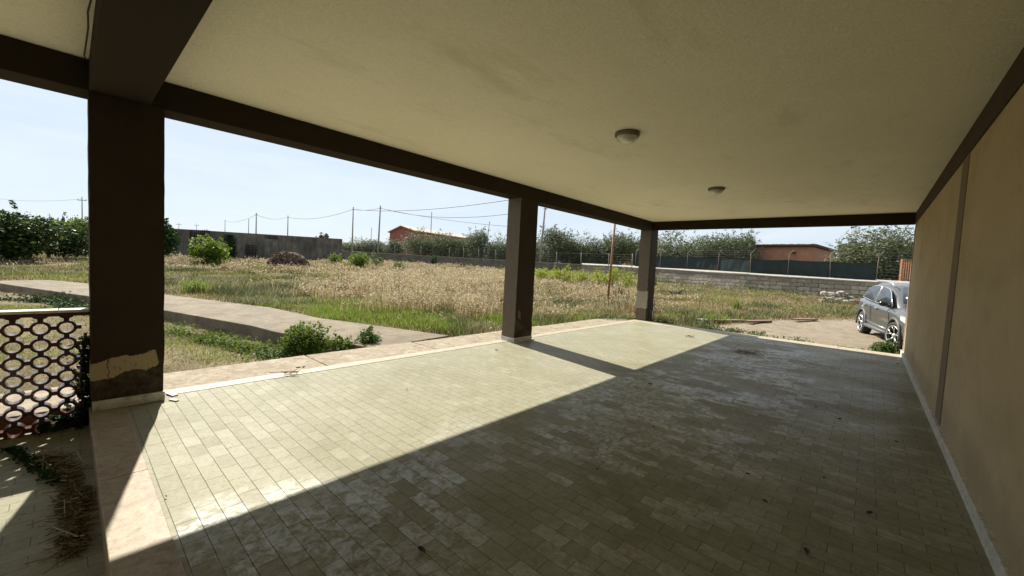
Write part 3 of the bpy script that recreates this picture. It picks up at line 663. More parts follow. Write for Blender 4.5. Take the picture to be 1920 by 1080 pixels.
rebar(498, 520, 442, 446, 5, 1).build('exposed_rebar', M['rebar'], tank)

# ------------------------------------------------------------------ buildings
M['redwall'] = simple('red_barn_render', (.25, .085, .06), .9, .2, 2); M['rooftile'] = simple('pale_roof_tiles', (.40, .28, .20), .9, .3, 4, .8, 3)
M['salmon'] = simple('salmon_render', (.36, .17, .10), .9, .15, 1.5, .3, 12); M['roofdark'] = simple('old_roof_tiles', (.16, .115, .09), .95, .5, 3, .9, 4)
M['darkwood'] = simple('dark_timber', (.035, .022, .015), .8, .3); M['orangewood'] = simple('orange_timber', (.28, .13, .055), .7, .3, 4); M['glassd'] = simple('dark_glass', (.03, .035, .04), .15, .2)
def yy_(px, py, D): r = ray(px, py); q_ = Cn + r*(D/(r@FWv)); return Vector(q_)
A_ = yy_(731, 435, 118); Ap = yy_(757, 425, 113); B_ = yy_(778, 434, 108); Cc = yy_(838, 438, 128)
barn = thing('red_barn', 'red gabled barn with pale tiled roof rising above the olive trees', 'barn', (A_.x, A_.y, 1.2))
gnd = lambda v: Vector((v.x, v.y, .5))
d_ = Vector((Cc.x-B_.x, Cc.y-B_.y, 0)); d_ = Vector(RTv*14 + FWv*26)
zE = A_.z; Bz = Vector((B_.x, B_.y, zE)); Am = (A_+Bz)/2; Am.z = Ap.z
m = MB(); q5 = [gnd(A_), gnd(Bz), Bz, Am, A_]; q6 = [v+d_ for v in q5]
m.add(q5+q6, [(0,1,2,3,4), (9,8,7,6,5), (1,6,7,2), (0,4,9,5)]); m.build('wall', M['redwall'], barn)
m = MB(); up = Vector((0,0,.06)); ov = (Bz-A_).normalized()*.5; back_ = d_.normalized()*.6
for s_, e_ in ((A_, -ov), (Bz, ov)):
    a = s_+e_-Vector((0,0,.25))-back_+up; b = Am-back_+up; m.add([a, b, b+d_+back_*2, a+d_+back_*2, a+Vector((0,0,.22)), b+Vector((0,0,.22)), b+d_+back_*2+Vector((0,0,.22)), a+d_+back_*2+Vector((0,0,.22))], [(0,3,2,1),(4,5,6,7),(0,1,5,4),(1,2,6,5),(2,3,7,6),(3,0,4,7)])
m.build('roof', M['rooftile'], barn)
# salmon house behind the net
L = yy_(1405, 465, 60); Cn_ = yy_(1525, 470, 53); Rr = yy_(1567, 470, 60)
hs = thing('salmon_house', 'low salmon coloured house with sagging tiled roof behind the shade net', 'house', (Cn_.x, Cn_.y, 1.8))
ztl = topz(1420, 464, 60); ztc = topz(1525, 463, 53); b3 = Vector((L.x, L.y, 0)) + Vector((Rr.x-Cn_.x, Rr.y-Cn_.y, 0))
base = [Vector((L.x, L.y, .5)), Vector((Cn_.x, Cn_.y, .5)), Vector((Rr.x, Rr.y, .5)), Vector((b3.x, b3.y, .5))]
ztr = topz(1567, 474, 60); tops = [Vector((base[0].x, base[0].y, ztl)), Vector((base[1].x, base[1].y, ztc)), Vector((base[2].x, base[2].y, ztr)), Vector((base[3].x, base[3].y, ztl-.6))]
MB().add(base+tops, [(0,1,5,4),(1,2,6,5),(2,3,7,6),(3,0,4,7),(4,5,6,7)]).build('wall', M['salmon'], hs)
cen = sum(tops, Vector())/4; rt = [cen + (v-cen)*1.07 + Vector((0,0,.05)) for v in tops]; rt2 = [v+Vector((0,0,.22)) for v in rt]
rf = MB().add(rt+rt2, [(0,3,2,1),(4,5,6,7),(0,1,5,4),(1,2,6,5),(2,3,7,6),(3,0,4,7)]).build('roof', M['darkwood'], hs)
m = MB()
for i in range(46):
    t_ = i/45; a = rt2[0].lerp(rt2[1], t_); b = rt2[3].lerp(rt2[2], t_); m.tube([a+Vector((0,0,.02+random.uniform(0,.05))), b+Vector((0,0,.02))], .085, 6)
m.build('roof_tiles', M['roofdark'], rf)
dd = (base[1]-base[0]).normalized(); nn = Vector((dd.y, -dd.x, 0)); 
if nn.dot(Vector(FWv)) > 0: nn = -nn
wl = yy_(1489, 474.5, 54.8); MB().obox(wl+nn*.12, (.5, .18, .28), (0, 0, math.atan2(dd.y, dd.x))).build('wall_lamp', M['darkwood'], hs, .04)
d2 = (base[2]-base[1]).normalized(); dp_ = base[1].lerp(base[2], .72); dp_ = Vector((dp_.x, dp_.y, 2.6)); n2 = Vector((d2.y, -d2.x, 0)); 
if n2.dot(Vector(RTv)) < 0: n2 = -n2
MB().obox(dp_+n2*.03, (1.6, .1, 3.4), (0, 0, math.atan2(d2.y, d2.x))).build('door', M['darkwood'], hs)
# tiny far house
fh = yy_(1184, 458, 150); t = thing('distant_house', 'tiny pinkish house on the skyline left of the far column', 'house', (fh.x, fh.y, 2.5)); z1 = topz(1184, 459.5, 150); z2 = topz(1184, 456, 150)
MB().obox((fh.x, fh.y, (z1+2)/2), (5.5, 7, z1-2), (0, 0, YAW)).build('wall', M['salmon'], t); MB().obox((fh.x, fh.y, z1+.4), (6.2, 7.6, .6), (.0, .1, YAW)).build('roof', M['rooftile'], t)
# slatted orange gate
ga = at(1690, 33.5, 1.5); gb = ga + Vector(RTv*3.0); gt = thing('wooden_gate', 'orange slatted wooden gate at the right end of the net fence', 'gate', tuple(ga)); gh = topz(1697, 486, 33.5)-ga.z
for s_ in (0, 1): q_ = ga.lerp(gb, s_); MB().obox(q_+Vector((0,0,gh/2)), (.16, .16, gh), (0,0,YAW)).build('gate_post', M['orangewood'], gt)
MB().obox((ga+gb)/2+Vector((0,0,gh-.06)), (2.84, .08, .12), (0,0,YAW)).build('crossbar', M['orangewood'], gt); MB().obox((ga+gb)/2+Vector((0,0,.14)), (2.84, .08, .12), (0,0,YAW)).build('crossbar', M['orangewood'], gt)
m = MB()
for i in range(15): m.obox(ga.lerp(gb, .07+i*.062)+Vector((0,0,gh/2+.02)), (.07, .05, gh-.36), (0,0,YAW))
m.build('slats', M['orangewood'], gt)

# ------------------------------------------------------------------ olive trees and orchard
rr = random.Random(3)
ol = [  # px centre, depth, width px, top py, label
 (665, 92, 52, 447, 'low olive tree between the two tallest utility poles'), (630, 100, 50, 452, 'small olive tree showing past the right end of the tank'),
 (700, 96, 50, 447, 'low olive tree at the foot of the thick utility pole'), (738, 93, 46, 449, 'small olive tree in front of the red barn gable'),
 (790, 86, 62, 433, 'rounded olive tree in front of the red barn roof'), (832, 84, 58, 434, 'olive tree at the right end of the red barn roof'),
 (868, 82, 46, 441, 'olive tree second to the right of the red barn'), (900, 80, 56, 431, 'tall olive tree beside the slim leaning utility pole'),
 (938, 78, 54, 441, 'olive tree directly left of the middle column'), (985, 76, 60, 436, 'olive tree mostly hidden behind the middle column'),
 (1059, 76, 56, 447, 'low olive tree filling the gap right of the large dark olive tree'),
 (1032, 72, 74, 425, 'large dark olive tree just right of the pale concrete pole'), (1085, 72, 62, 441, 'low olive tree midway between middle and far columns'),
 (1118, 70, 52, 444, 'low olive tree left of the rusty pipe'), (1158, 68, 66, 432, 'tall olive tree right behind the rusty pipe'), (1200, 66, 56, 446, 'olive tree hidden behind the far column'),
 (1262, 56, 84, 432, 'broad olive tree right of the far column over the net'), (1312, 60, 60, 438, 'olive tree filling the gap behind the net fence'),
 (1352, 58, 66, 434, 'upright olive tree in the middle of the net fence view'), (1398, 58, 60, 436, 'olive tree at the left corner of the salmon house'),
 (1622, 47, 104, 424, 'large silvery olive tree right of the salmon house'), (1682, 46, 84, 420, 'large olive tree above the orange slatted gate'), (1590, 50, 40, 447, 'small olive tree at the right corner of the salmon house')]
for k, (px, D, wpx, py, lab) in enumerate(ol):
    p = at(px, D); w_ = wpx*D/747*1.15; h_ = topz(px, py, D)-p.z
    v = k % 4; W0, H0 = 5.6, 6.0
    tree('olive%d' % v, 'olive_tree', lab, 'olive tree', tuple(p), W0, H0, M['olive'], 9000, .23, 40+v, 'olive trees behind the boundary wall', .10, blobs=30, ratio=.42, sprigs=110, rz=rr.uniform(0, 6.28), sc_=(w_/W0, w_/W0, h_/H0/1.02))
# orchard on the left: citrus with big leaves
orch = [(20, 24, 130, 405, 'nearest citrus tree at the left edge of the photo'), (92, 29, 110, 420, 'citrus tree second from the left edge, with bright top leaves'), (150, 38, 76, 417, 'citrus tree just left of the near column'),
 (60, 52, 60, 425, 'citrus tree in the second row seen through a gap'), (128, 60, 60, 421, 'far citrus tree peeping over the orchard row'), (-70, 23, 150, 398, 'citrus tree outside the left edge'), (200, 44, 80, 424, 'citrus tree hidden behind the near column'), (-30, 38, 90, 402, 'back row citrus tree left of the nearest one'), (175, 62, 60, 424, 'back row citrus tree beside the near column')]
for k, (px, D, wpx, py, lab) in enumerate(orch):
    p = at(px, D); w_ = wpx*D/747*1.1; h_ = topz(px, py, D)-p.z; v = k % 3; W0, H0 = 4.4, 3.0
    tree('cit%d' % v, 'citrus_tree', lab, 'citrus tree', tuple(p), W0, H0, M['citrus'] if v != 2 else M['shrubleaf'], 6500, .24, 60+v, 'citrus trees in the orchard', .08, blobs=26, ratio=.5, sprigs=60, rz=rr.uniform(0, 6.28), sc_=(w_/W0, w_/W0, h_/H0))
p = at(292, 36); tree('fig', 'fig_tree', 'dark fig tree emerging from behind the near column beside the tank', 'fig tree', tuple(p), 3.4, 3.0, M['dark'], 4200, .26, 71, None, .12, blobs=16, ratio=.6, sprigs=30, sc_=(1.05, 1.05, (topz(310, 416, 36)-p.z)/3.0))
# ivy on the tank
def onface(px, py, off=.1):
    r = ray(px, py); n_ = np.array(nrm); t_ = ((np.array(tA)-Cn)@n_)/(r@n_); return Cn + r*t_ - n_*off
iv = thing('creeper', 'dark creeper climbing the tank wall right of the bush', 'creeper', tuple(onface(430, 485)))
Pn = []
for i in range(900):
    t_ = rng.random(); cx_ = 430+8*math.sin(t_*3)*(1-t_)+ (6 if t_ > .75 else 0)*rng.normal()*.6; Pn.append(onface(cx_+rng.normal()*(3.5+2*(1-t_)), 487-47*t_, rng.uniform(.05, .35)))
V, F2 = leaves(np.array(Pn), .22, rng); V = V - np.array(iv.location); np_mesh('foliage', V, F2, M['dark'], {'rnd': np.repeat(rng.random(900), 4)}, iv)
MB().tube([onface(430, 490), onface(428, 470), onface(434, 445)], .05, 6).build('stem', M['bark'], iv)
# bushes in the field
def bush(px, D, wpx, py, mat, label, n=2600, size=.13, seed=5, name='bush', cat='bush', blobs=12, group=None, trunk=.04, ratio=.45, sprigs=25):
    p = at(px, D); p.z = float(tz(p.x, p.y)); w_ = wpx*D/747*1.05; h_ = topz(px, py, D)-p.z
    return tree('b%d%s' % (seed, name), name, label, cat, tuple(p), w_, h_*1.0, mat, n, size, seed, group, trunk, blobs=blobs, ratio=ratio, sprigs=sprigs, part='foliage', stem='stems')
bush(388, 30, 68, 450, M['lime'], 'leafy green bush growing in front of the tank wall', 3200, .20, 81, ratio=.5)
bush(676, 40, 46, 476, M['lime'], 'round bright green bush in the middle of the dry field', 2400, .16, 82)
bush(627, 46, 26, 478, M['lime'], 'small green bush at the right foot of the tank wall', 1100, .16, 83)
bush(705, 48, 30, 471, M['weed'], 'loose greyish weed bush at the foot of the thick pole', 900, .13, 84)
bush(813, 62, 16, 478, M['dark'], 'small dark bush under the thin dark pole', 500, .18, 85)
bush(748, 38, 24, 492, M['weed'], 'low pale green weed clump left of centre in the field', 500, .10, 86)
bush(805, 32, 22, 507, M['weed'], 'tiny grey green weed clump in the dry oats', 400, .08, 87)
eu = [(1014, 31, 30, 503), (1040, 30, 32, 506), (1066, 30, 34, 500), (1092, 31, 26, 508), (1128, 29, 32, 506), (1150, 28, 30, 504), (1176, 28, 34, 504), (1000, 33, 24, 507), (1226, 28, 14, 512)]
elab = ['yellow green bush just right of the middle column', 'second yellow green bush from the middle column', 'tallest yellow green bush between the two columns', 'yellow green bush at the right end of the left cluster',
  'yellow green bush just left of the rusty pipe', 'yellow green bush just right of the rusty pipe', 'yellow green bush against the far column', 'yellow green bush partly behind the middle column', 'small yellow green bush right of the far column']
for k, ((px, D, wp_, py), lab) in enumerate(zip(eu, elab)): bush(px, D, wp_*1.25, py, M['euph'], lab, 1000, .10, 90+k, 'flowering_bush', 'bush', 8, 'yellow green bushes by the boundary wall', .02)
# near shrub beside the walkway
def shrub(px, py, w_, h_, label, n, size, seed, mat, blobs=14, group=None):
    p = Vector(g(px, py)); p.z = float(tz(p.x, p.y)); return tree('s%d' % seed, 'shrub', label, 'shrub', tuple(p), w_, h_, mat, n, size, seed, group, .03, blobs=blobs, ratio=.55, sprigs=18, part='foliage', stem='stems')
shrub(572, 655, .86, .70, 'leafy dark green shrub beside the path and walkway', 3600, .052, 101, M['shrubleaf'], 16)
shrub(640, 650, .6, .36, 'lower reddish shoots right of the large shrub', 1300, .045, 102, M['shrubleaf'], 9)
shrub(690, 646, .62, .30, 'low creeping plant at the walkway edge right of the shrub', 1200, .045, 103, M['weed'], 9)
shrub(510, 664, .75, .26, 'low creeping plant at the left foot of the shrub', 1200, .045, 104, M['weed'], 9)
shrub(1664, 661, .55, .22, 'leafy weed by the front wheel of the parked car', 1400, .06, 105, M['weed'], 9)
# spiky thistle next to the far column
p = Vector((-4.72, 11.66, -.05)); th = thing('thistle', 'tall spiky thistle weed beside the far column foot', 'weed', tuple(p)); Pn = []; m = MB(); V = []
for i in range(34):
    z = .06+.72*i/34; a = i*2.4; L_ = .15*(1-.6*i/34); d = np.array([math.cos(a), math.sin(a), .35]); s_ = np.array([-math.sin(a), math.cos(a), 0])*.018
    b0 = np.array([0, 0, z]); V += [b0-s_*.4, b0+d*L_*.5-s_, b0+d*L_, b0+d*L_*.5+s_]
np_mesh('leaves', np.array(V), np.arange(len(V)).reshape(-1, 4), M['weed'], {'rnd': rng.random(len(V))}, th); MB().tube([(0,0,-.05), (.01,0,.8)], [.012, .005], 6).build('stem', M['shrubleaf'], th, world=False)
# creeper behind the lattice beside column 1
iv = thing('ivy', 'dark ivy climbing the balustrade end beside the nearest column', 'ivy', (-5.08, .05, -.15)); r_ = np.random.default_rng(5)
Pn = np.stack([r_.uniform(-.08, .03, 650), r_.normal(.045, .022, 650) - (r_.random(650) < .12)*r_.random(650)*.12, r_.uniform(0, 1, 650)**1.5*.75], 1)
k = int(260); Pn = np.concatenate([Pn, np.stack([r_.uniform(-.05, .14, k), r_.uniform(-.22, .06, k), r_.uniform(-.01, .10, k)], 1)])
V, F2 = leaves(Pn, .05, r_, ratio=.7); np_mesh('foliage', V, F2, M['dark'], {'rnd': np.repeat(r_.random(len(Pn))*.6, 4)}, iv)
MB().tube([(0,.04,0), (.0,.02,.4), (0,.05,.8)], .012, 6).build('stem', M['bark'], iv, world=False)

# ------------------------------------------------------------------ grass
def blades(n_target, poly, hfun, wbase, wk, lean, rndfun, dens_pow=1.6, Dmax=95, seed=1, keep=None, zoff=0.):
    r = np.random.default_rng(seed); xs = []; P_ = np.array(poly); lo, hi = P_.min(0), P_.max(0)
    X_, Y_ = [], []; got = 0; tries = 0
    while got < n_target and tries < 60:
        tries += 1; x = r.uniform(lo[0], hi[0], 400000); y = r.uniform(lo[1], hi[1], 400000); D = np.maximum(2, x*FWv[0]+y*FWv[1])
        ok = (r.random(400000) < (5.5/np.maximum(D, 5.5))**dens_pow) & (D < Dmax)
        x, y = x[ok], y[ok]; ok = inpoly(x, y, poly)
        if keep is not None: ok &= keep(x, y, r)
        x, y = x[ok], y[ok]; X_.append(x); Y_.append(y); got += len(x)
    x = np.concatenate(X_)[:n_target]; y = np.concatenate(Y_)[:n_target]; n = len(x); D = np.maximum(2, x*FWv[0]+y*FWv[1])
    h = hfun(x, y, r); z = tz(x, y)-.02+zoff; wd = (wbase + wk*D)*r.uniform(.6, 1.4, n)
    a = r.uniform(0, 2*np.pi, n); l = h*lean*r.uniform(.1, 1, n); la = r.uniform(0, 2*np.pi, n); lx, ly = np.cos(la)*l, np.sin(la)*l; wx, wy = np.cos(a)*wd, np.sin(a)*wd
    V = np.empty((n, 6, 3))
    for i, (t, ww, lt) in enumerate(((0, 1, 0), (.55, .8, .35), (1, .12, 1))):
        for j, s in enumerate((-1, 1)):
            V[:, i*2+j, 0] = x+lx*lt+s*wx*ww*.5; V[:, i*2+j, 1] = y+ly*lt+s*wy*ww*.5; V[:, i*2+j, 2] = z+h*t*(1-.15*lt)
    b = np.arange(n)[:, None]*6; F_ = np.concatenate([b+np.array([0, 1, 3, 2]), b+np.array([2, 3, 5, 4])])
    rn = np.repeat(rndfun(x, y, r), 6)
    tips = np.stack([x+lx, y+ly, z+h*.85], 1)
    return V.reshape(-1, 3), F_, rn, tips, D, h
M['dry'] = leafmat('dry_grass', [(.085, .06, .025), (.18, .135, .06), (.32, .245, .12), (.52, .43, .26)], .3, .8)
M['oat'] = leafmat('oat_heads', [(.27, .20, .11), (.46, .38, .23), (.70, .62, .45)], .3, .7)
M['green'] = leafmat('green_grass', [(.045, .07, .018), (.085, .125, .03), (.14, .19, .045), (.30, .29, .12)], .42, .6)
M['dull'] = leafmat('dull_green_grass', [(.05, .065, .03), (.095, .115, .05), (.17, .185, .09), (.40, .34, .20)], .25, .7)
rp = list(zip(*[iter([q for v in PATH_TOP for q in v])]*2))
topw = gp(PATH_TOP, .06)
FIELD = [(-60, -12), (-34, -6.1)] + topw + [(-6.05, 5.6), (-6.05, 11.4), (-5.6, 12.2), (-3.8, 11.6), (2.5, 11.6), tuple(at(1750, 26)[:2]), tuple(at(1600, 30.5)[:2]), tuple(at(1400, 36.5)[:2]), tuple(at(1230, 45)[:2]), tuple(at(1007, 62)[:2]), tuple(at(720, 75)[:2]), tuple(at(640, 60)[:2]), tuple(at(322, 44)[:2]), tuple(at(150, 46)[:2]), tuple(at(-60, 40)[:2]), tuple(at(-250, 28)[:2])]
def soft(poly, r0, amp, sd):
    def k(x, y, r):
        ox = (vnoise(x, y, .5, sd)-.5)*amp + (vnoise(x, y, 1.9, sd+1)-.5)*amp*.4; oy = (vnoise(x, y, .5, sd+2)-.5)*amp + (vnoise(x, y, 1.9, sd+3)-.5)*amp*.4
        return smooth_in(x+ox, y+oy, poly, r0) > r.random(len(x))
    return k
DRY = gp([(600, 560), (560, 512), (330, 505), (300, 486), (640, 480), (950, 492), (1190, 512), (1225, 560), (1180, 575), (1020, 590), (940, 597), (820, 600), (700, 585)])
LUSH = gp([(500, 577), (560, 564), (700, 574), (850, 590), (960, 606), (1080, 600), (1130, 596), (1100, 603), (900, 624), (843, 629), (683, 607), (600, 596)])
DULL = gp([(200, 500), (330, 506), (560, 515), (610, 560), (560, 570), (500, 576), (310, 552), (172, 532), (170, 505)])
SHORT = gp([(1130, 598), (1190, 560), (1230, 540), (1420, 548), (1600, 557), (1700, 570), (1700, 596), (1480, 600), (1330, 610), (1300, 620), (1230, 604)])
def notsand(x, y, r): return smooth_in(x, y, SAND, .3) + (r.random(len(x))-.5)*.5 < .45
def notsoil(x, y, r): return (smooth_in(x, y, SOIL, .8) < .4) & notsand(x, y, r)
def patch(s, seed, lo, hi): return lambda x, y: np.clip((vnoise(x, y, s, seed)-lo)/(hi-lo), 0, 1)
# base litter of short dry stalks everywhere
V, F_, rn, *_ = blades(150000, FIELD, lambda x, y, r: r.uniform(.04, .16, len(x)), .004, .0009, .9, lambda x, y, r: np.clip(r.normal(.1+.6*patch(.9, 19, .2, .8)(x, y), .25, len(x)), 0, 1), keep=notsoil, seed=1)
litter = tag(np_mesh('dry_grass', V, F_, M['dry'], {'rnd': rn}), 'short dry straw covering the whole field', 'grass', kind='stuff')
# tall dry oats with pale heads
oats_h = lambda x, y, r: (.16+.45*patch(.6, 11, .25, .75)(x, y)*(.4+.8*patch(2.3, 17, .3, .8)(x, y)))*r.uniform(.6, 1.35, len(x))
ZD = soft(DRY, 1.2, 4., 200); ZL = soft(LUSH, .3, 1.1, 210); ZU = soft(DULL, 1., 3.5, 220)
def okeep(x, y, r): return (r.random(len(x)) < .05+1.15*patch(.55, 12, .42, .82)(x, y)*(.4+.6*patch(1.6, 13, .2, .6)(x, y))) & notsand(x, y, r) & (ZD(x, y, r) | (r.random(len(x)) < .012))
V, F_, rn, tips, D, h = blades(62000, FIELD, oats_h, .004, .0008, .5, lambda x, y, r: np.clip(r.normal(.15+.65*patch(1.1, 18, .25, .75)(x, y), .2, len(x)), 0, 1), keep=okeep, seed=2, dens_pow=1.45)
tag(np_mesh('tall_dry_grass', V, F_, M['dry'], {'rnd': rn}), 'tall dead oat grass standing across the middle of the field', 'grass', kind='stuff')
TALL = gp([(630, 545), (700, 520), (820, 512), (945, 515), (945, 598), (860, 600), (760, 588), (680, 570)]); ZT = soft(TALL, .6, 3., 230)
V3, F3, rn3, tips3, D3, h3 = blades(7000, FIELD, lambda x, y, r: r.uniform(.38, .80, len(x)), .005, .0008, .45, lambda x, y, r: np.clip(r.normal(.75, .2, len(x)), 0, 1), keep=lambda x, y, r: ZT(x, y, r) & (patch(1.4, 24, .3, .6)(x, y) > r.random(len(x))), seed=12, dens_pow=1.4)
tag(np_mesh('tall_oat_stalks', V3, F3, M['dry'], {'rnd': rn3}), 'tallest bright oat stalks just left of the middle column', 'grass', kind='stuff')
tips = np.concatenate([tips, np.repeat(tips3, 2, axis=0)]); D = np.concatenate([D, np.repeat(D3, 2)]); h = np.concatenate([h, np.repeat(h3, 2)])
r_ = np.random.default_rng(9); sel = r_.random(len(tips)) < .5; T = tips[sel]; Ds = D[sel]; hs_ = h[sel]
PP = np.concatenate([T - np.stack([r_.normal(0, .02, len(T)), r_.normal(0, .02, len(T)), hs_*.09*k + r_.uniform(0, .03, len(T))], 1) for k in range(3)]); DD = np.tile(Ds, 3)
V, F_ = leaves(PP, .035+.0026*DD, r_, ratio=.42); tag(np_mesh('oat_heads', V, F_, M['oat'], {'rnd': np.repeat(r_.random(len(PP)), 4)}), 'pale drooping seed heads of the dead oats', 'grass', kind='stuff')
# lush green strip along the path, dull green area, scattered green
V, F_, rn, *_ = blades(31000, FIELD, lambda x, y, r: r.uniform(.05, .19, len(x))*(.5+patch(1.3, 14, .2, .8)(x, y)), .005, .0007, .6, lambda x, y, r: np.clip(r.normal(.55, .25, len(x)), 0, 1), keep=lambda x, y, r: ZL(x, y, r) & (r.random(len(x)) < .35+patch(1.1, 15, .25, .6)(x, y)), seed=3, dens_pow=1.2)
tag(np_mesh('green_grass', V, F_, M['green'], {'rnd': rn}), 'lush green grass strip along the far edge of the path', 'grass', kind='stuff')
V, F_, rn, *_ = blades(85000, FIELD, lambda x, y, r: (.08+.22*patch(.8, 21, .3, .8)(x, y))*r.uniform(.6, 1.3, len(x)), .005, .001, .8, lambda x, y, r: np.clip(r.normal(.3+.5*patch(.9, 25, .3, .7)(x, y), .25, len(x)), 0, 1), keep=lambda x, y, r: (ZU(x, y, r) | ((r.random(len(x)) < .5) & (patch(.35, 28, .35, .65)(x, y) > r.random(len(x))) & notsand(x, y, r))) & (r.random(len(x)) < .2+patch(.9, 22, .3, .65)(x, y)), seed=4, dens_pow=1.3)
tag(np_mesh('dull_grass', V, F_, M['dull'], {'rnd': rn}), 'grey green grass in front of the tank wall', 'grass', kind='stuff')
gk = lambda x, y, r: (patch(.45, 31, .52, .75)(x, y)*.9+.04 > r.random(len(x))) & notsoil(x, y, r)
V, F_, rn, *_ = blades(70000, FIELD, lambda x, y, r: r.uniform(.06, .2, len(x)), .005, .0008, .7, lambda x, y, r: np.clip(r.normal(.5, .28, len(x)), 0, 1), keep=gk, seed=5)
tag(np_mesh('green_tufts', V, F_, M['green'], {'rnd': rn}), 'scattered green tufts among the dry grass', 'grass', kind='stuff')
V, F_, rn, *_ = blades(60000, SHORT, lambda x, y, r: r.uniform(.03, .13, len(x)), .004, .0007, .9, lambda x, y, r: np.clip(r.normal(.55, .25, len(x)), 0, 1), keep=lambda x, y, r: r.random(len(x)) < .3+.7*patch(.7, 41, .3, .6)(x, y), seed=6, dens_pow=1.2)
tag(np_mesh('short_dry_grass', V, F_, M['dry'], {'rnd': rn}), 'short yellow grass in front of the block wall', 'grass', kind='stuff')
# sunken bed between walkway and path: straw and green
SB = [(-6.05, 3.5)] + low[:5] + [(-18, -2.6), (-18, -8), (-6.05, -8)]
V, F_, rn, *_ = blades(52000, SB, lambda x, y, r: r.uniform(.03, .10, len(x)), .004, .0006, 1.6, lambda x, y, r: np.clip(r.normal(.5, .25, len(x)), 0, 1), seed=7, dens_pow=.8)
tag(np_mesh('bed_straw', V, F_, M['dry'], {'rnd': rn}), 'flattened straw in the sunken bed beside the walkway', 'grass', kind='stuff')
V, F_, rn, *_ = blades(30000, SB, lambda x, y, r: r.uniform(.03, .11, len(x)), .005, .0006, .9, lambda x, y, r: np.clip(r.normal(.5, .25, len(x)), 0, 1), keep=lambda x, y, r: patch(1.1, 51, .48, .72)(x, y) > r.random(len(x)), seed=8, dens_pow=.8)
tag(np_mesh('bed_grass', V, F_, M['green'], {'rnd': rn}), 'green grass patches in the sunken bed', 'grass', kind='stuff')
# weeds along the path's lower edge and the far kerb
def strip_leaves(line, n, sd, size, zr, mat, name, label, seed):
    r = np.random.default_rng(seed); L_ = np.array(line); seg = np.linalg.norm(np.diff(L_, axis=0), axis=1); cum = np.concatenate([[0], np.cumsum(seg)])/seg.sum()
    t = r.random(n); bump_ = np.clip(vnoise(t*60, t*0, 1, seed)*1.6-.35, .05, 1); keepm = r.random(n) < bump_; t = t[keepm]; bump_ = bump_[keepm]
    x = np.interp(t, cum, L_[:, 0])+r.normal(0, sd, len(t)); y = np.interp(t, cum, L_[:, 1])+r.normal(0, sd, len(t)); z = tz(x, y)+r.random(len(t))**1.5*zr*bump_
    V, F_ = leaves(np.stack([x, y, z], 1), size, r, ratio=.55); return tag(np_mesh(name, V, F_, mat, {'rnd': np.repeat(r.random(len(t)), 4)}), label, 'weeds', kind='stuff')
strip_leaves(gp([(311, 600), (475, 632), (517, 640)]), 6000, .12, .05, .22, M['shrubleaf'], 'edge_weeds', 'dark weeds growing at the foot of the path edge', 61)
strip_leaves(gp([(0, 548), (100, 553), (172, 573)], .0), 4000, .15, .07, .22, M['dark'], 'path_weeds', 'dark weeds under the path edge left of the near column', 62)
strip_leaves([(-4.6, 11.8), (-2.5, 11.74), (0, 11.72), (.6, 11.72)], 20000, .10, .045, .22, M['weed'], 'kerb_weeds', 'green weeds along the far kerb of the porch', 63)
strip_leaves([(-5.9, 10.9), (-5.5, 11.7), (-4.7, 12.2)], 2500, .16, .04, .10, M['weed'], 'corner_weeds', 'small weeds around the foot of the far column', 64)
strip_leaves([(-5.98, 1.), (-5.98, 3.2)], 1500, .05, .035, .05, M['weed'], 'walkway_weeds', 'sparse weeds along the walkway edge of the sunken bed', 65)
strip_leaves([tuple(at(px, D-.7)[:2]) for px, D in WL[:6]], 9000, .35, .11, .55, M['weed'], 'wall_weeds', 'weeds along the foot of the block wall', 71)
strip_leaves([tuple(at(px, D-1)[:2]) for px, D in WL[5:]], 8000, .7, .2, .9, M['oliveweed'], 'far_weeds', 'tall grey green weeds along the long grey wall', 72)
# single grass tuft and small plants
def tuft(px, py, h_, n, label, mat='green', w_=.25):
    p = Vector(g(px, py)); p.z = float(tz(p.x, p.y)); t = thing('grass_tuft', label, 'grass tuft', tuple(p)); r = np.random.default_rng(int(px)); V = []
    for i in range(n):
        a = r.uniform(0, 6.28); l = r.uniform(.1, .6)*h_; hh = h_*r.uniform(.6, 1); b0 = np.array([r.normal()*w_*.3, r.normal()*w_*.3, 0]); d = np.array([math.cos(a)*l, math.sin(a)*l, 0]); s_ = np.array([-math.sin(a), math.cos(a), 0])*(.012+.0004*py*0)
        V += [b0-s_, b0+s_, b0+s_*.7+d*.4+[0,0,hh*.6], b0-s_*.7+d*.4+[0,0,hh*.6], b0-s_*.7+d*.4+[0,0,hh*.6], b0+s_*.7+d*.4+[0,0,hh*.6], b0+s_*.1+d+[0,0,hh], b0-s_*.1+d+[0,0,hh]]
    np_mesh('blades', np.array(V), np.arange(len(V)).reshape(-1, 4), M[mat], {'rnd': np.repeat(r.random(len(V)//4), 4)}, t); return t
tuft(367, 548, .55, 220, 'upright yellowish green grass tuft in the field right of the near column', 'green', .55)
tuft(1380, 582, .55, 60, 'small upright weed in the short grass before the block wall', 'green', .25)
tuft(1330, 602, .3, 160, 'low round grass clump beside the timber planks', 'green', .8)
tuft(1300, 520, .9, 60, 'dry branching weed rising in front of the net fence', 'dry', .8)

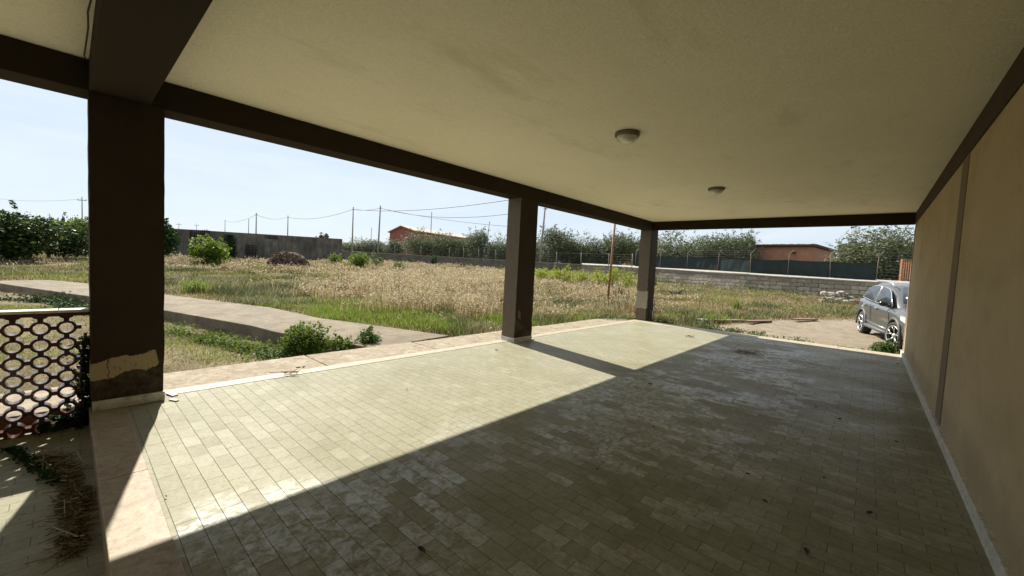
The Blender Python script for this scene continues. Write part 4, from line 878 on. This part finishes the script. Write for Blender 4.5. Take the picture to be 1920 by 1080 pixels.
# ------------------------------------------------------------------ mound, rubble, planks
M['rubble'] = stone_mat('rubble_stone', (.17, .15, .12), (.27, .245, .205), (.38, .355, .31), 3, .9, .6); M['plank'] = simple('weathered_board', (.17, .11, .075), .9, .4, 9)
M['brush'] = leafmat('brown_brush', [(.03, .02, .015), (.09, .06, .045), (.17, .12, .09), (.3, .23, .17)], .05, .9); M['mound'] = simple('brown_brushwood', (.10, .065, .045), .95, .6, 5, 1, 9)
p = at(540, 36); p.z = float(tz(p.x, p.y)); md = thing('brushwood_heap', 'brown heap of soil and brushwood in the field before the tank', 'heap', tuple(p))
bm = bmesh.new(); bmesh.ops.create_icosphere(bm, subdivisions=4, radius=1)
for v in bm.verts:
    c = v.co; k_ = 1+.35*(vnoise(c.x*3+5, c.y*3+c.z*2, 1, 7)-.5)+.2*(vnoise(c.x*9, c.y*9+c.z*7, 1, 8)-.5); v.co = Vector((c.x*1.75*k_, c.y*1.3*k_, max(-.2, c.z)*1.25*float(k_)))
me = bpy.data.meshes.new('heap'); bm.to_mesh(me); bm.free(); me.materials.append(M['mound']); add_mesh('soil', me, md).rotation_euler = (0, 0, .7)
r_ = np.random.default_rng(15); m = MB()
for i in range(150):
    a = r_.uniform(0, 6.28); q_ = r_.uniform(0, 1)**.5; c = Vector((math.cos(a)*1.7*q_, math.sin(a)*1.3*q_, 1.25*math.sqrt(max(0, 1-q_*q_)))); d = Vector(r_.normal(size=3))*.35; d.z = abs(d.z)*.6; m.tube([c-d*.6, c+d*.9], [.02, .006], 4)
m.build('branches', M['twig'], md, world=False)
P_ = r_.normal(size=(1500, 3)); P_ /= np.linalg.norm(P_, axis=1)[:, None]; P_[:, 2] = np.abs(P_[:, 2]); P_ *= np.array([1.7, 1.5, 1.25])*r_.uniform(.92, 1.1, (1500, 1))
V, F_ = leaves(P_, .28, r_, ratio=.3); np_mesh('brush', V, F_, M['brush'], {'rnd': np.repeat(r_.random(1500), 4)}, md)
def rock(loc, s, label, group, k):
    bm = bmesh.new(); bmesh.ops.create_icosphere(bm, subdivisions=2, radius=1); sx, sy, sz = s
    for v in bm.verts: v.co = Vector([math.copysign(abs(q)**.6, q) for q in v.co]); v.co *= .8+.7*(vnoise(v.co.x*1.7+k*3, v.co.y*1.7+v.co.z*1.3, 1, k)-.5); v.co = Vector((v.co.x*sx, v.co.y*sy, v.co.z*sz))
    me = bpy.data.meshes.new('stone'); bm.to_mesh(me); bm.free(); me.materials.append(M['rubble']); o = bpy.data.objects.new('rubble_stone', me); col.objects.link(o); o.location = loc; o.rotation_euler = (0, 0, k*1.3)
    return tag(o, label, 'stone', group)
slots = [(1545, 551, .36, 'left'), (1556, 556, .3, 0), (1566, 558, .34, 0), (1577, 555, .38, 'middle'), (1588, 560, .26, 0), (1595, 561, .24, 'r'), (1558, 563, .22, 0), (1572, 565, .25, 0), (1586, 567, .2, 0), (1548, 562, .22, 0), (1566, 550, .25, 't'), (1582, 552, .24, 0), (1600, 566, .2, 0), (1540, 566, .16, 0)]
slab = ['large rounded pale stone at the left of the rubble pile by the block wall', 'flat pale stone next to the large rounded one in the rubble pile', 'blocky stone in the front middle of the rubble pile', 'biggest stone at the top middle of the rubble pile',
 'small white stone right of the middle of the rubble pile', 'small stone at the right end of the rubble pile beside the car', 'flat stone at the front left of the rubble pile', 'flat stone at the front centre of the rubble pile', 'small flat stone at the front right of the rubble pile',
 'stone lying below the large rounded one', 'stone wedged at the back of the rubble pile', 'upper stone at the back right of the rubble pile', 'smallest stone next to the car of the rubble pile', 'loose chip left of the rubble pile']
for k, ((px, py, s, _), lab) in enumerate(zip(slots, slab)):
    p = Vector(g(px, max(py, 560)+1)); D = float(p.to_2d() @ Vector(FWv[:2])); z0 = float(tz(p.x, p.y)); p.z = z0 + (s*.45 if py >= 558 else s*.45+.22); rock(p, (s*1.15, s*.9, s*.62), lab, 'rubble stones by the block wall', k+1)
for k, (px0, py0, px1, py1, th_, lab) in enumerate([(1338, 604, 1396, 602, .07, 'long weathered plank lying on the grass left of the sandy drive'), (1400, 606, 1443, 603, .06, 'shorter reddish plank lying at the edge of the sandy drive'), (1488, 601, 1530, 599, .05, 'small dark board on the grass near the car')]):
    a = Vector(g(px0, py0)); b = Vector(g(px1, py1)); c = (a+b)/2; c.z = float(tz(c.x, c.y))+.05+.01*k; L_ = (b-a).length
    tag(MB().obox(c, (L_, .16, th_), (.05, .02, math.atan2(b.y-a.y, b.x-a.x))).build('plank', M['plank'], None, .006), lab, 'plank', 'planks lying in the grass')
st = rock(Vector(g(1318, 605))+Vector((0,0,.05)), (.22, .16, .09), 'flat pale stone beside the low grass clump', 'rubble stones by the block wall', 31)
M['black'] = simple('charred_wood', (.03, .028, .026), .9, .4)
p = Vector(g(1262, 552)); lg = MB()
for i in range(7):
    d = Vector((random.uniform(-.6,.6), random.uniform(-.6,.6), random.uniform(.05,.4))); q_ = p+Vector((random.uniform(-.3,.3), random.uniform(-.3,.3), .08)); lg.tube([q_-d*.6, q_+d*.6], [.07, .03], 6)
tag(lg.build('charred_stump', M['black']), 'dark charred stump with branches in the grass right of the far column', 'stump')

# ------------------------------------------------------------------ debris on the tiles
r_ = np.random.default_rng(21)
def sticks(cen, n, ln, z, spread, rad=.003):
    V = []; 
    for i in range(n):
        c = cen(i); a = r_.uniform(0, 6.28); L_ = ln*r_.uniform(.4, 1.4); d = np.array([math.cos(a), math.sin(a), r_.normal()*.18])*L_/2; s_ = np.array([-math.sin(a), math.cos(a), 0])*rad*r_.uniform(.6, 1.6); u_ = np.array([0, 0, rad])
        q_ = [c-d, c+d]; zb = max(0, z-min(q_[0][2], q_[1][2])); q_ = [v+np.array([0, 0, zb]) for v in q_]
        V += [q_[0]-s_, q_[1]-s_*.4, q_[1]+u_*2, q_[0]+u_*2, q_[0]+u_*2, q_[1]+u_*2, q_[1]+s_*.4, q_[0]+s_]
    return np.array(V), np.arange(len(V)).reshape(-1, 4)
line = np.array([[-4.45, -.12], [-4.15, -.02], [-3.85, .02], [-3.6, .03], [-3.35, .035], [-3.1, .03], [-2.98, .02]])
def cen(i):
    t = r_.random()*6; k = int(t); p_ = line[k]*(1-t+k)+line[min(k+1, 6)]*(t-k); t += r_.normal()*.1; wd = .030+.022*math.sin(t*2.2); return np.array([p_[0]+r_.normal()*.06, p_[1]+r_.normal()*wd*.75 - abs(r_.normal())*.02, -.168+abs(r_.normal())*.018])
V, F_ = sticks(cen, 1900, .06, -.167, .1, .0018); V[:, 1] = np.minimum(V[:, 1], S0-.016)
V2, F2 = sticks(lambda i: cen(i)+np.array([r_.normal()*.05, r_.normal()*.03, .01]), 170, .17, -.165, .1, .0022); V2[:, 1] = np.minimum(V2[:, 1], S0-.016); F_ = np.concatenate([F_, F2+len(V)]); V = np.concatenate([V, V2])
tag(np_mesh('straw_debris', V, F_, M['drytwig'], {'rnd': np.repeat(np.where(np.arange(len(V)//4) > 3800, .5+.5*r_.random(len(V)//4), r_.random(len(V)//4)**1.2), 4)}), 'swept heap of dry straw and twigs against the marble step', 'debris', kind='stuff')
Pn = np.stack([r_.uniform(-4.75, -3.85, 500), np.zeros(500), np.full(500, -.155)], 1); Pn[:, 1] = -.30+.28*(Pn[:, 0]+4.75)+r_.normal(0, .022, 500); Pn[:, 2] += r_.random(500)*.02; Pn[:, 1] = np.minimum(Pn[:, 1], S0-.04)
V, F_ = leaves(Pn, .03, r_, ratio=.6); tag(np_mesh('leaf_litter', V, F_, M['dark'], {'rnd': np.repeat(r_.random(500)*.5, 4)}), 'row of fallen dark leaves on the lower porch floor', 'debris', kind='stuff')
# twig bundle on the tiles
def onfloor(px, py, z=0.): r = ray(px, py); t_ = (z-CAMH)/r[2]; return Cn+r*t_
c0 = onfloor(1405, 663); V, F_ = sticks(lambda i: np.array([c0[0]+r_.normal()*.16, c0[1]+r_.normal()*.10, .006+abs(r_.normal())*.010]), 34, .34, .003, .1, .0026)
tag(np_mesh('twig_bundle', V, F_, M['twig'], {'rnd': np.repeat(r_.random(len(V)//4), 4)}), 'loose bundle of dry twigs on the shaded tiles near the far end', 'twigs')
for px, py, ang, ln, lab in [(543, 705, .4, .16, 'broken dry twigs on the tiles by the sunlit kerb'), (1295, 632, 1.2, .22, 'thin twig with small leaves on the sunlit far tiles')]:
    c0 = onfloor(px, py); V, F_ = sticks(lambda i: np.array([c0[0]+r_.normal()*.04, c0[1]+r_.normal()*.04, .01+abs(r_.normal())*.02]), 9, ln, .004, .1, .003)
    tag(np_mesh('twigs', V, F_, M['twig'], {'rnd': np.repeat(r_.random(len(V)//4), 4)}), lab, 'twigs')
M['deadleaf'] = simple('dead_leaf', (.05, .035, .022), .8, .4, 40)
dl = [(790, 1034, .03, 'curled dead leaf on the tiles nearest the camera at the bottom centre'), (763, 731, .016, 'dark speck of leaf in the middle of the sunlit tiles'), (1219, 721, .03, 'dead leaf just right of the sunlit corner'), (1225, 801, .02, 'dead leaf in the middle of the shaded floor'),
 (1402, 890, .018, 'dead leaf right of centre on the shaded floor'), (1530, 764, .022, 'dead leaf in the row near the wall, farther one'), (1575, 787, .028, 'bigger dead leaf left of the pilaster foot'), (1680, 829, .018, 'dead leaf between the pilaster and the camera'), (1631, 964, .028, 'dead leaf low at the right near the skirting'), (1434, 941, .02, 'dead leaf at lower right centre'),
 (1545, 897, .018, 'dead leaf below the pilaster'), (1455, 649, .024, 'dead leaf beside the twig bundle'), (1120, 881, .014, 'tiny dead leaf at the lower middle of the floor'), (1684, 683, .03, 'dead leaf beside the far end of the skirting'), (1512, 1036, .03, 'thin dry leaf at the bottom right of the floor'), (311, 932, .01, 'small dark seed on the sunlit tiles by the marble step'), (1344, 634, .02, 'dead leaf at the tip of the far sunlit patch'), (931, 657, .03, 'dead leaf just left of the middle column foot'), (570, 690, .04, 'green brown leaf on the marble kerb'), (559, 691, .035, 'second leaf on the marble kerb')]
for k, (px, py, s, lab) in enumerate(dl):
    c = Vector(onfloor(px, py, .006)); bm = MB(); a = k*1.7; n_ = 8
    vs = [(math.cos(t)*s*(1 if abs(math.cos(t)) > .5 else .8), math.sin(t)*s*.45, .004+.35*s*abs(math.sin(t))+.15*s*math.cos(t)**2) for t in [2*math.pi*i/n_ for i in range(n_)]] + [(0, 0, .003)]
    vs = [(c.x+x*math.cos(a)-y*math.sin(a), c.y+x*math.sin(a)+y*math.cos(a), c.z+z) for x, y, z in vs]
    bm.add(vs, [(i, (i+1) % n_, n_) for i in range(n_)]); tag(bm.build('dead_leaf', M['deadleaf']), lab, 'leaf', 'dead leaves scattered on the tiles')
sh = MB(); 
for (px, py, w_, l_, a) in [(322, 739, .05, .12, .3)]: c = Vector(onfloor(px, py, .01)); sh.obox(c, (l_, w_, .012), (0, .05, a))
tag(sh.build('plaster_chip', M['marble_white'], None, .002), 'larger broken flake of plaster beside the nearest column foot', 'plaster flake', 'fallen plaster flakes')
c = Vector(onfloor(326, 750, .008)); tag(MB().obox(c, (.09, .03, .01), (0, 0, .5)).build('plaster_chip', M['marble_white'], None, .002), 'narrow broken flake of plaster nearer the camera by the column foot', 'plaster flake', 'fallen plaster flakes')
# far skyline: hills
def hill(name, pts, D, label=None):
    m = MB(); P_ = []; n = len(pts)
    for px, py in pts: p = at(px, D); P_.append(Vector((p.x, p.y, topz(px, py, D))))
    fr = [p - Vector(FWv*60) - Vector((0, 0, p.z-1.)) for p in P_]; bk_ = [p + Vector(FWv*200) for p in P_]
    m.add(fr+P_+bk_, [(r*n+i, r*n+i+1, (r+1)*n+i+1, (r+1)*n+i) for r in range(2) for i in range(n-1)], True); return m.build(name, M['hill'])
M['hill'] = simple('wooded_slope', (.085, .10, .06), .95, .5, .05, .9, .1)
tag(hill('far_hill', [(-400, 422), (-200, 418), (-60, 415), (20, 412), (60, 411), (110, 415), (160, 420), (230, 428), (330, 436), (480, 446), (640, 455), (760, 462)], 420), kind='structure')
far = [(52, 300, 16, 404, 'distant round tree on the skyline, leftmost over the orchard'), (78, 330, 20, 409, 'distant low tree left of the tiny power pole'), (103, 330, 14, 408, 'distant tree right of the tiny power pole'), (110, 300, 6, 407, 'distant slim cypress in the middle of the skyline'), (120, 310, 8, 405, 'distant cypress beside the slim one'), (146, 260, 20, 399, 'distant bushy tree left of the large power pole'), (168, 300, 7, 410, 'distant tree touching the near column edge'), (606, 180, 26, 437, 'distant rounded tree over the right end of the tank'), (130, 320, 14, 409, 'distant low tree between cypress and large pole')]
for k, (px, D, wpx, py, lab) in enumerate(far):
    p = at(px, D); w_ = wpx*D/747; h_ = topz(px, py, D)-p.z
    tree('far%d' % (k % 3), 'distant_tree', lab, 'tree', tuple(p), 8, 12, M['farleaf'], 900, 1.0, 120+k % 3, 'distant trees on the skyline', .1, blobs=10, ratio=.7, sprigs=10, sc_=(w_/8, w_/8, h_/12))
# more olives and scrub far behind, so the gaps between trunks are closed
for k in range(16):
    px = 640+k*72; D = 118+rr.uniform(-8, 14) if px < 1230 else 84+rr.uniform(-4, 8); py = 450 + (px-640)*.0 if px < 1230 else 446; p = at(px, D); w_ = 70*D/747*1.2; h_ = (topz(px, 463 + (px-700)*.03, D)-p.z)
    tree('olive%d' % (k % 4), 'olive_tree', 'low olive tree of the back row behind the boundary wall', 'olive tree', tuple(p), 5.6, 6, M['olive'], 10, .2, 1, 'back row of olive trees', .22, rz=rr.uniform(0, 6), sc_=(w_/5.6, w_/5.6, max(.4, h_/6)))
# ------------------------------------------------------------------ the parked car
def build_car():
    def paint():
        m = NT('silver_grey_paint', .28, .5); m.b.inputs['Metallic'].default_value = .55
        m.color(m.ramp(m.noise(3, 4), [(.3, (.12, .12, .118)), (.7, (.145, .145, .142))])); m.b.inputs['Coat Weight'].default_value = .6; m.b.inputs['Coat Roughness'].default_value = .08
        return m.m
    pm = paint(); gm = simple('car_glass', (.015, .017, .02), .06, .1, spec=.8); tm = simple('tyre_rubber', (.018, .018, .018), .85, .2); dm = simple('grey_cladding', (.06, .06, .06), .6, .1)
    rm = simple('alloy_silver', (.5, .5, .49), .3, .05, metal=.5); bm_ = simple('gloss_black', (.01, .01, .01), .25, .1); lm = simple('headlight_lens', (.45, .46, .48), .1, .2); cm = simple('satin_silver_trim', (.6, .6, .6), .25, .05, metal=.8)
    uf, Df, ur, Dr = .970*10.1, 10.1, .886*12.42, 12.42
    pf = FWv*Df+RTv*uf; pr = FWv*Dr+RTv*ur; hd = pf-pr; ang = math.atan2(hd[1], hd[0]); WB = float(np.linalg.norm(hd))
    mid = (pf+pr)/2; gz_ = -.25
    f_ = Vector((math.cos(ang), math.sin(ang), 0)); l_ = Vector((-f_.y, f_.x, 0))      # forward, left
    ctr = Vector((mid[0], mid[1], 0)) + l_*.86
    zf = float(tz(pf[0], pf[1]))-.03; zr = float(tz(pr[0], pr[1]))-.01
    car = thing('parked_car', 'grey compact SUV with silver roof rails parked on the sandy drive beside the wall', 'car', (ctr.x, ctr.y, (zf+zr)/2), ang)
    car.rotation_euler = (0, math.atan2(-(zf-zr), WB)*1.0, ang)
    hw = WB/2
    # lower body: sections along x; each section list of (y, z) half outline from sill to centre top
    def sec(x):
        L0, L1 = -2.16, 2.26
        nose = max(0, (x-1.55)/.71); tail = max(0, (-1.6-x)/.56)
        w = .915*(1-.17*nose**2.2-.10*tail**2)
        zb = .26+.10*nose**2+.12*tail**2
        belt = np.interp(x, [-2.16, -1.9, -1.2, .85, 1.1, 1.6, 2.1, 2.26], [1.02, 1.08, 1.06, 1.0, 1.01, .95, .82, .66])
        topc = np.interp(x, [-2.16, -1.9, .8, 1.1, 1.6, 2.1, 2.26], [1.04, 1.12, 1.06, 1.08, 1.03, .89, .68])
        return [(w*.86, zb), (w*.96, zb+.06), (w*.985, zb+.22), (w*.955, .60), (w*1.0, .72), (w*.992, belt-.14), (w*.955, belt-.035), (w*.86, belt+.012), (w*.5, topc-.015), (0, topc)]
    xs = [-2.16, -2.12, -2.0, -1.85, -1.65, -1.35, -1.0, -.6, -.2, .2, .6, .9, 1.1, 1.35, 1.6, 1.85, 2.0, 2.12, 2.2, 2.26]
    V = []; 
    for x in xs:
        s = sec(x); V += [(x, -y, z) for y, z in s] + [(x, y, z) for y, z in s[::-1][1:]]
    k = 19; Fs = [(i*k+j, (i+1)*k+j, (i+1)*k+j+1, i*k+j+1) for i in range(len(xs)-1) for j in range(k-1)]
    Fs += [(i*k+k-1, (i+1)*k+k-1, (i+1)*k, i*k) for i in range(len(xs)-1)]
    Fs += [tuple(range(k)), tuple((len(xs)-1)*k+j for j in range(k))[::-1]]
    body = MB().add(V, Fs, True).build('body', pm, car, world=False)
    ss = body.modifiers.new('sub', 'SUBSURF'); ss.levels = 2; ss.render_levels = 2
    # wheel wells cut
    cut = MB()
    for x in (hw, -hw):
        for s in (-1, 1):
            n = 32; a = [(x+.405*math.cos(2*math.pi*i/n), s*.55, .35+.405*math.sin(2*math.pi*i/n)) for i in range(n)]; b = [(p_[0], s*1.2, p_[2]) for p_ in a]
            if s > 0: a, b = a, b
            cut.add(a+b, [tuple(range(n)) if s > 0 else tuple(range(n))[::-1], tuple(range(n, 2*n))[::-1] if s > 0 else tuple(range(n, 2*n))] + [((i+1) % n, i, n+i, n+(i+1) % n) if s > 0 else (i, (i+1) % n, n+(i+1) % n, n+i) for i in range(n)])
    co = cut.build('cutter', pm, None, world=False); bm = bmesh.new(); bm.from_mesh(co.data); bmesh.ops.recalc_face_normals(bm, faces=bm.faces); bm.to_mesh(co.data); bm.free()
    bm = bmesh.new(); bm.from_mesh(body.data); bmesh.ops.recalc_face_normals(bm, faces=bm.faces); bm.to_mesh(body.data); bm.free(); co.matrix_world = Matrix.LocRotScale(car.location, car.rotation_euler, None)
    bo = body.modifiers.new('b', 'BOOLEAN'); bo.object = co; bo.solver = 'EXACT'; bo.operation = 'DIFFERENCE'; bo.use_self = True
    bpy.context.view_layer.update(); dg = bpy.context.evaluated_depsgraph_get(); me = bpy.data.meshes.new_from_object(body.evaluated_get(dg)); body.modifiers.clear(); body.data = me
    bpy.data.objects.remove(co)
    me.materials.clear(); me.materials.append(pm)
    dark = MB().box((-1.9, -.62, .3), (1.9, .62, .75)); dark.build('underbody', bm_, car, world=False)
    # greenhouse
    def gh(t, x0r, x1r): pass
    rings = []   # (z, xrear, xfront, halfwidth, corner)
    for z, xr, xf, hw_ in ((.99, -2.05, 1.12, .82), (1.12, -1.98, .92, .80), (1.30, -1.86, .60, .745), (1.46, -1.72, .28, .685), (1.56, -1.58, .05, .63), (1.61, -1.40, -.15, .53), (1.635, -1.1, -.35, .35)):
        ring = []
        for (xx, yy) in ((xr, -.55), (xr+.10, -.86), (xr+.32, -1.0), ((xr+xf)/2, -1.02), (xf-.36, -1.0), (xf-.08, -.80), (xf, -.4)): ring.append((xx, yy*hw_, z))
        ring += [(x, -y, z) for x, y, z in ring[::-1]]; rings.append(ring)
    n = len(rings[0]); V = [v for r in rings for v in r]; Fs = [(i*n+j, i*n+(j+1) % n, (i+1)*n+(j+1) % n, (i+1)*n+j) for i in range(len(rings)-1) for j in range(n)]; Fs.append(tuple((len(rings)-1)*n+j for j in range(n)))
    cabin = MB().add(V, Fs, True).build('roof', pm, car, world=False); ss = cabin.modifiers.new('sub', 'SUBSURF'); ss.levels = 2; ss.render_levels = 2
    # side glass: on the cabin side
    def hwz(z): return float(np.interp(z, [.99, 1.12, 1.30, 1.46, 1.56], [.83, .81, .755, .695, .64]))
    def sideglass(pts, s, off=.008): return [(x, s*(hwz(z)*1.0+off), z) for x, z in pts]
    for s in (-1, 1):
        A = [(-1.66, 1.13), (-1.0, 1.08), (-.55, 1.06), (-.55, 1.50), (-.9, 1.525), (-1.25, 1.50), (-1.5, 1.40)]
        B = [(-.47, 1.06), (.10, 1.045), (.82, 1.03), (.86, 1.06), (.62, 1.22), (.35, 1.385), (.10, 1.47), (-.2, 1.50), (-.47, 1.505)]
        for nm_, P_ in (('rear_window', A), ('front_window', B)):
            c_ = (sum(p_[0] for p_ in P_)/len(P_), sum(p_[1] for p_ in P_)/len(P_)); 
            mids = []
            for i in range(len(P_)): mids.append(P_[i])
            V = sideglass(mids, s, .012) + sideglass([(c_[0], c_[1])], s, .014); nn_ = len(mids)
            fs = [(i, (i+1) % nn_, nn_) for i in range(nn_)]; w_ = MB().add(V, fs if s > 0 else [f[::-1] for f in fs]).build(nm_, gm, car, world=False)
            so_ = w_.modifiers.new('s', 'SOLIDIFY'); so_.thickness = .012; so_.offset = 0
            ringp = sideglass(mids+[mids[0]], s, .012); MB().tube(ringp, .012, 6, False).build('frame', cm if s < 0 else cm, w_, world=False)
        # roof rail
        MB().tube([(-1.45, s*.60, 1.55), (-1.3, s*.615, 1.63), (-.9, s*.63, 1.665), (-.4, s*.63, 1.665), (.0, s*.62, 1.62), (.14, s*.61, 1.54)], .019, 8).build('roof_rail', cm, car, world=False)
        # mirror
        m = MB(); pr_ = [(.0, 0), (.055, .02), (.08, .06), (.085, .12), (.07, .165), (0.0, .19)]
        V = []; 
        for q_, (rr_, yy) in enumerate(pr_):
            for j in range(10): a = 2*math.pi*j/10; V.append((.70+rr_*1.0*math.cos(a), s*(.885+yy), 1.10+rr_*.85*math.sin(a)))
        m.add(V, [(i*10+j, i*10+(j+1) % 10, (i+1)*10+(j+1) % 10, (i+1)*10+j) for i in range(5) for j in range(10)], True); m.box((.66, min(s*.80, s*.90), 1.02), (.74, max(s*.80, s*.90), 1.07)); m.build('mirror', bm_, car, world=False)
        # door handles
        for x in (-.02, -1.02): MB().obox((x, s*.925, .915+(.02 if x < -.5 else 0)), (.2, .035, .03)).build('door_handle', cm, car, .008, world=False)
        # door seams and sill
        seam = None
        for pts_ in ([(.92, .42), (.95, .7), (.9, .98)], [(-.51, .42), (-.51, .7), (-.51, 1.0)], [(-1.08, .62), (-1.25, .78), (-1.38, 1.0)]):
            MB().tube([(x, s*(.905+(.008 if z > .65 else -.022)), z) for x, z in pts_], .006, 4).build('door_seam', bm_, car, world=False)
        MB().tube([(-.9, s*.895, .33), (0, s*.90, .33), (.88, s*.895, .33)], [.05, .055, .05], 8).build('sill', dm, car, world=False)
        MB().tube([(-.88, s*.905, .47), (0, s*.912, .455), (.86, s*.905, .44)], .008, 6).build('trim', cm, car, world=False)
        for x in (hw, -hw):
            pts_ = [(x+.425*math.cos(a), s*.895, .35+.425*math.sin(a)) for a in [math.radians(-12+i*204/18) for i in range(19)]]
            MB().tube(pts_, .038, 8).build('wheel_arch', dm, car, world=False)
        # headlight
        V = [(2.19, s*.62, .80), (1.98, s*.80, .83), (1.66, s*.885, .885), (1.70, s*.895, .78), (1.98, s*.84, .70), (2.2, s*.66, .68)]
        hl = MB().add(V, [tuple(range(6)) if s > 0 else tuple(range(6))[::-1]]).build('headlight', lm, car, world=False); so_ = hl.modifiers.new('s', 'SOLIDIFY'); so_.thickness = .05; so_.offset = 0
        V = [(-2.13, s*.62, .93), (-1.98, s*.85, .95), (-1.80, s*.905, .97), (-1.86, s*.915, .86), (-2.05, s*.86, .80), (-2.15, s*.66, .80)]
        hl = MB().add(V, [tuple(range(6))]).build('tail_light', simple('tail_lens', (.3, .02, .02), .2), car, world=False); so_ = hl.modifiers.new('s', 'SOLIDIFY'); so_.thickness = .05; so_.offset = 0
    # windscreen
    V = [(.90, -.66, 1.115), (.98, -.3, 1.115), (.98, .3, 1.115), (.90, .66, 1.115), (.27, .50, 1.50), (.34, .25, 1.515), (.34, -.25, 1.515), (.27, -.50, 1.50)]
    V = [(x+.045, y, z+.045) for x, y, z in V]
    ws = MB().add(V, [(0, 1, 6, 7), (1, 2, 5, 6), (2, 3, 4, 5)], True).build('windscreen', gm, car, world=False); so_ = ws.modifiers.new('s', 'SOLIDIFY'); so_.thickness = .02; so_.offset = 0
    MB().box((2.17, -.5, .60), (2.275, .5, .74)).build('grille', bm_, car, .02, world=False)
    MB().box((2.12, -.6, .32), (2.29, .6, .50)).build('bumper_vent', bm_, car, .03, world=False)
    # wheels
    steer = {hw: .22, -hw: 0}
    for x in (hw, -hw):
        for s in (-1, 1):
            Wm = Matrix.Translation((x, s*.80, .345)) @ Matrix.Rotation(steer[x]*1.0, 4, 'Z')
            def tr(pts): return [tuple(Wm @ Vector(p_)) for p_ in pts]
            n = 40; prof = [(.235, .10), (.30, .115), (.335, .10), (.345, .06), (.345, -.06), (.335, -.10), (.30, -.115), (.235, -.10)]
            V = [(r*math.cos(2*math.pi*j/n), y, r*math.sin(2*math.pi*j/n)) for r, y in prof for j in range(n)]; fs = [(i*n+j, i*n+(j+1) % n, ((i+1) % 8)*n+(j+1) % n, ((i+1) % 8)*n+j) for i in range(8) for j in range(n)]
            wh = MB().add(tr(V), fs, True).build('wheel', tm, car, world=False)
            m = MB(); yo = s*.085
            V = [(r*math.cos(2*math.pi*j/n), y, r*math.sin(2*math.pi*j/n)) for r, y in ((.252, s*.112), (.250, s*.122), (.238, s*.118), (.232, s*.03), (.240, s*.03)) for j in range(n)]
            m.add(tr(V), [(i*n+j, i*n+(j+1) % n, (i+1)*n+(j+1) % n, (i+1)*n+j) for i in range(4) for j in range(n)], True)
            for q_ in range(5):
                for dq in (-.17, .17):
                    a0 = 2*math.pi*q_/5+.3; a1 = a0+dq
                    p0 = Vector((.04*math.cos(a0), yo-s*.01, .04*math.sin(a0))); p1 = Vector((.15*math.cos(a0+dq*.55), yo+s*.012, .15*math.sin(a0+dq*.55))); p2 = Vector((.236*math.cos(a0+dq*1.7), yo+s*.022, .236*math.sin(a0+dq*1.7)))
                    m.tube(tr([p0, p1, p2]), [.012, .0085, .010], 6)
            V = [(r*math.cos(2*math.pi*j/12), y, r*math.sin(2*math.pi*j/12)) for r, y in ((.055, yo-s*.02), (.05, yo+s*.015), (.001, yo+s*.02)) for j in range(12)]
            m.add(tr(V), [(i*12+j, i*12+(j+1) % 12, (i+1)*12+(j+1) % 12, (i+1)*12+j) for i in range(2) for j in range(12)], True)
            m.build('rim', rm, wh, world=False)
            V = [(r*math.cos(2*math.pi*j/24), y, r*math.sin(2*math.pi*j/24)) for r, y in ((.225, s*.0), (.001, s*.0)) for j in range(24)]
            MB().add(tr(V), [(j, (j+1) % 24, 24+(j+1) % 24, 24+j) for j in range(24)]).build('brake_disc', bm_, wh, world=False)
    return car
build_car()
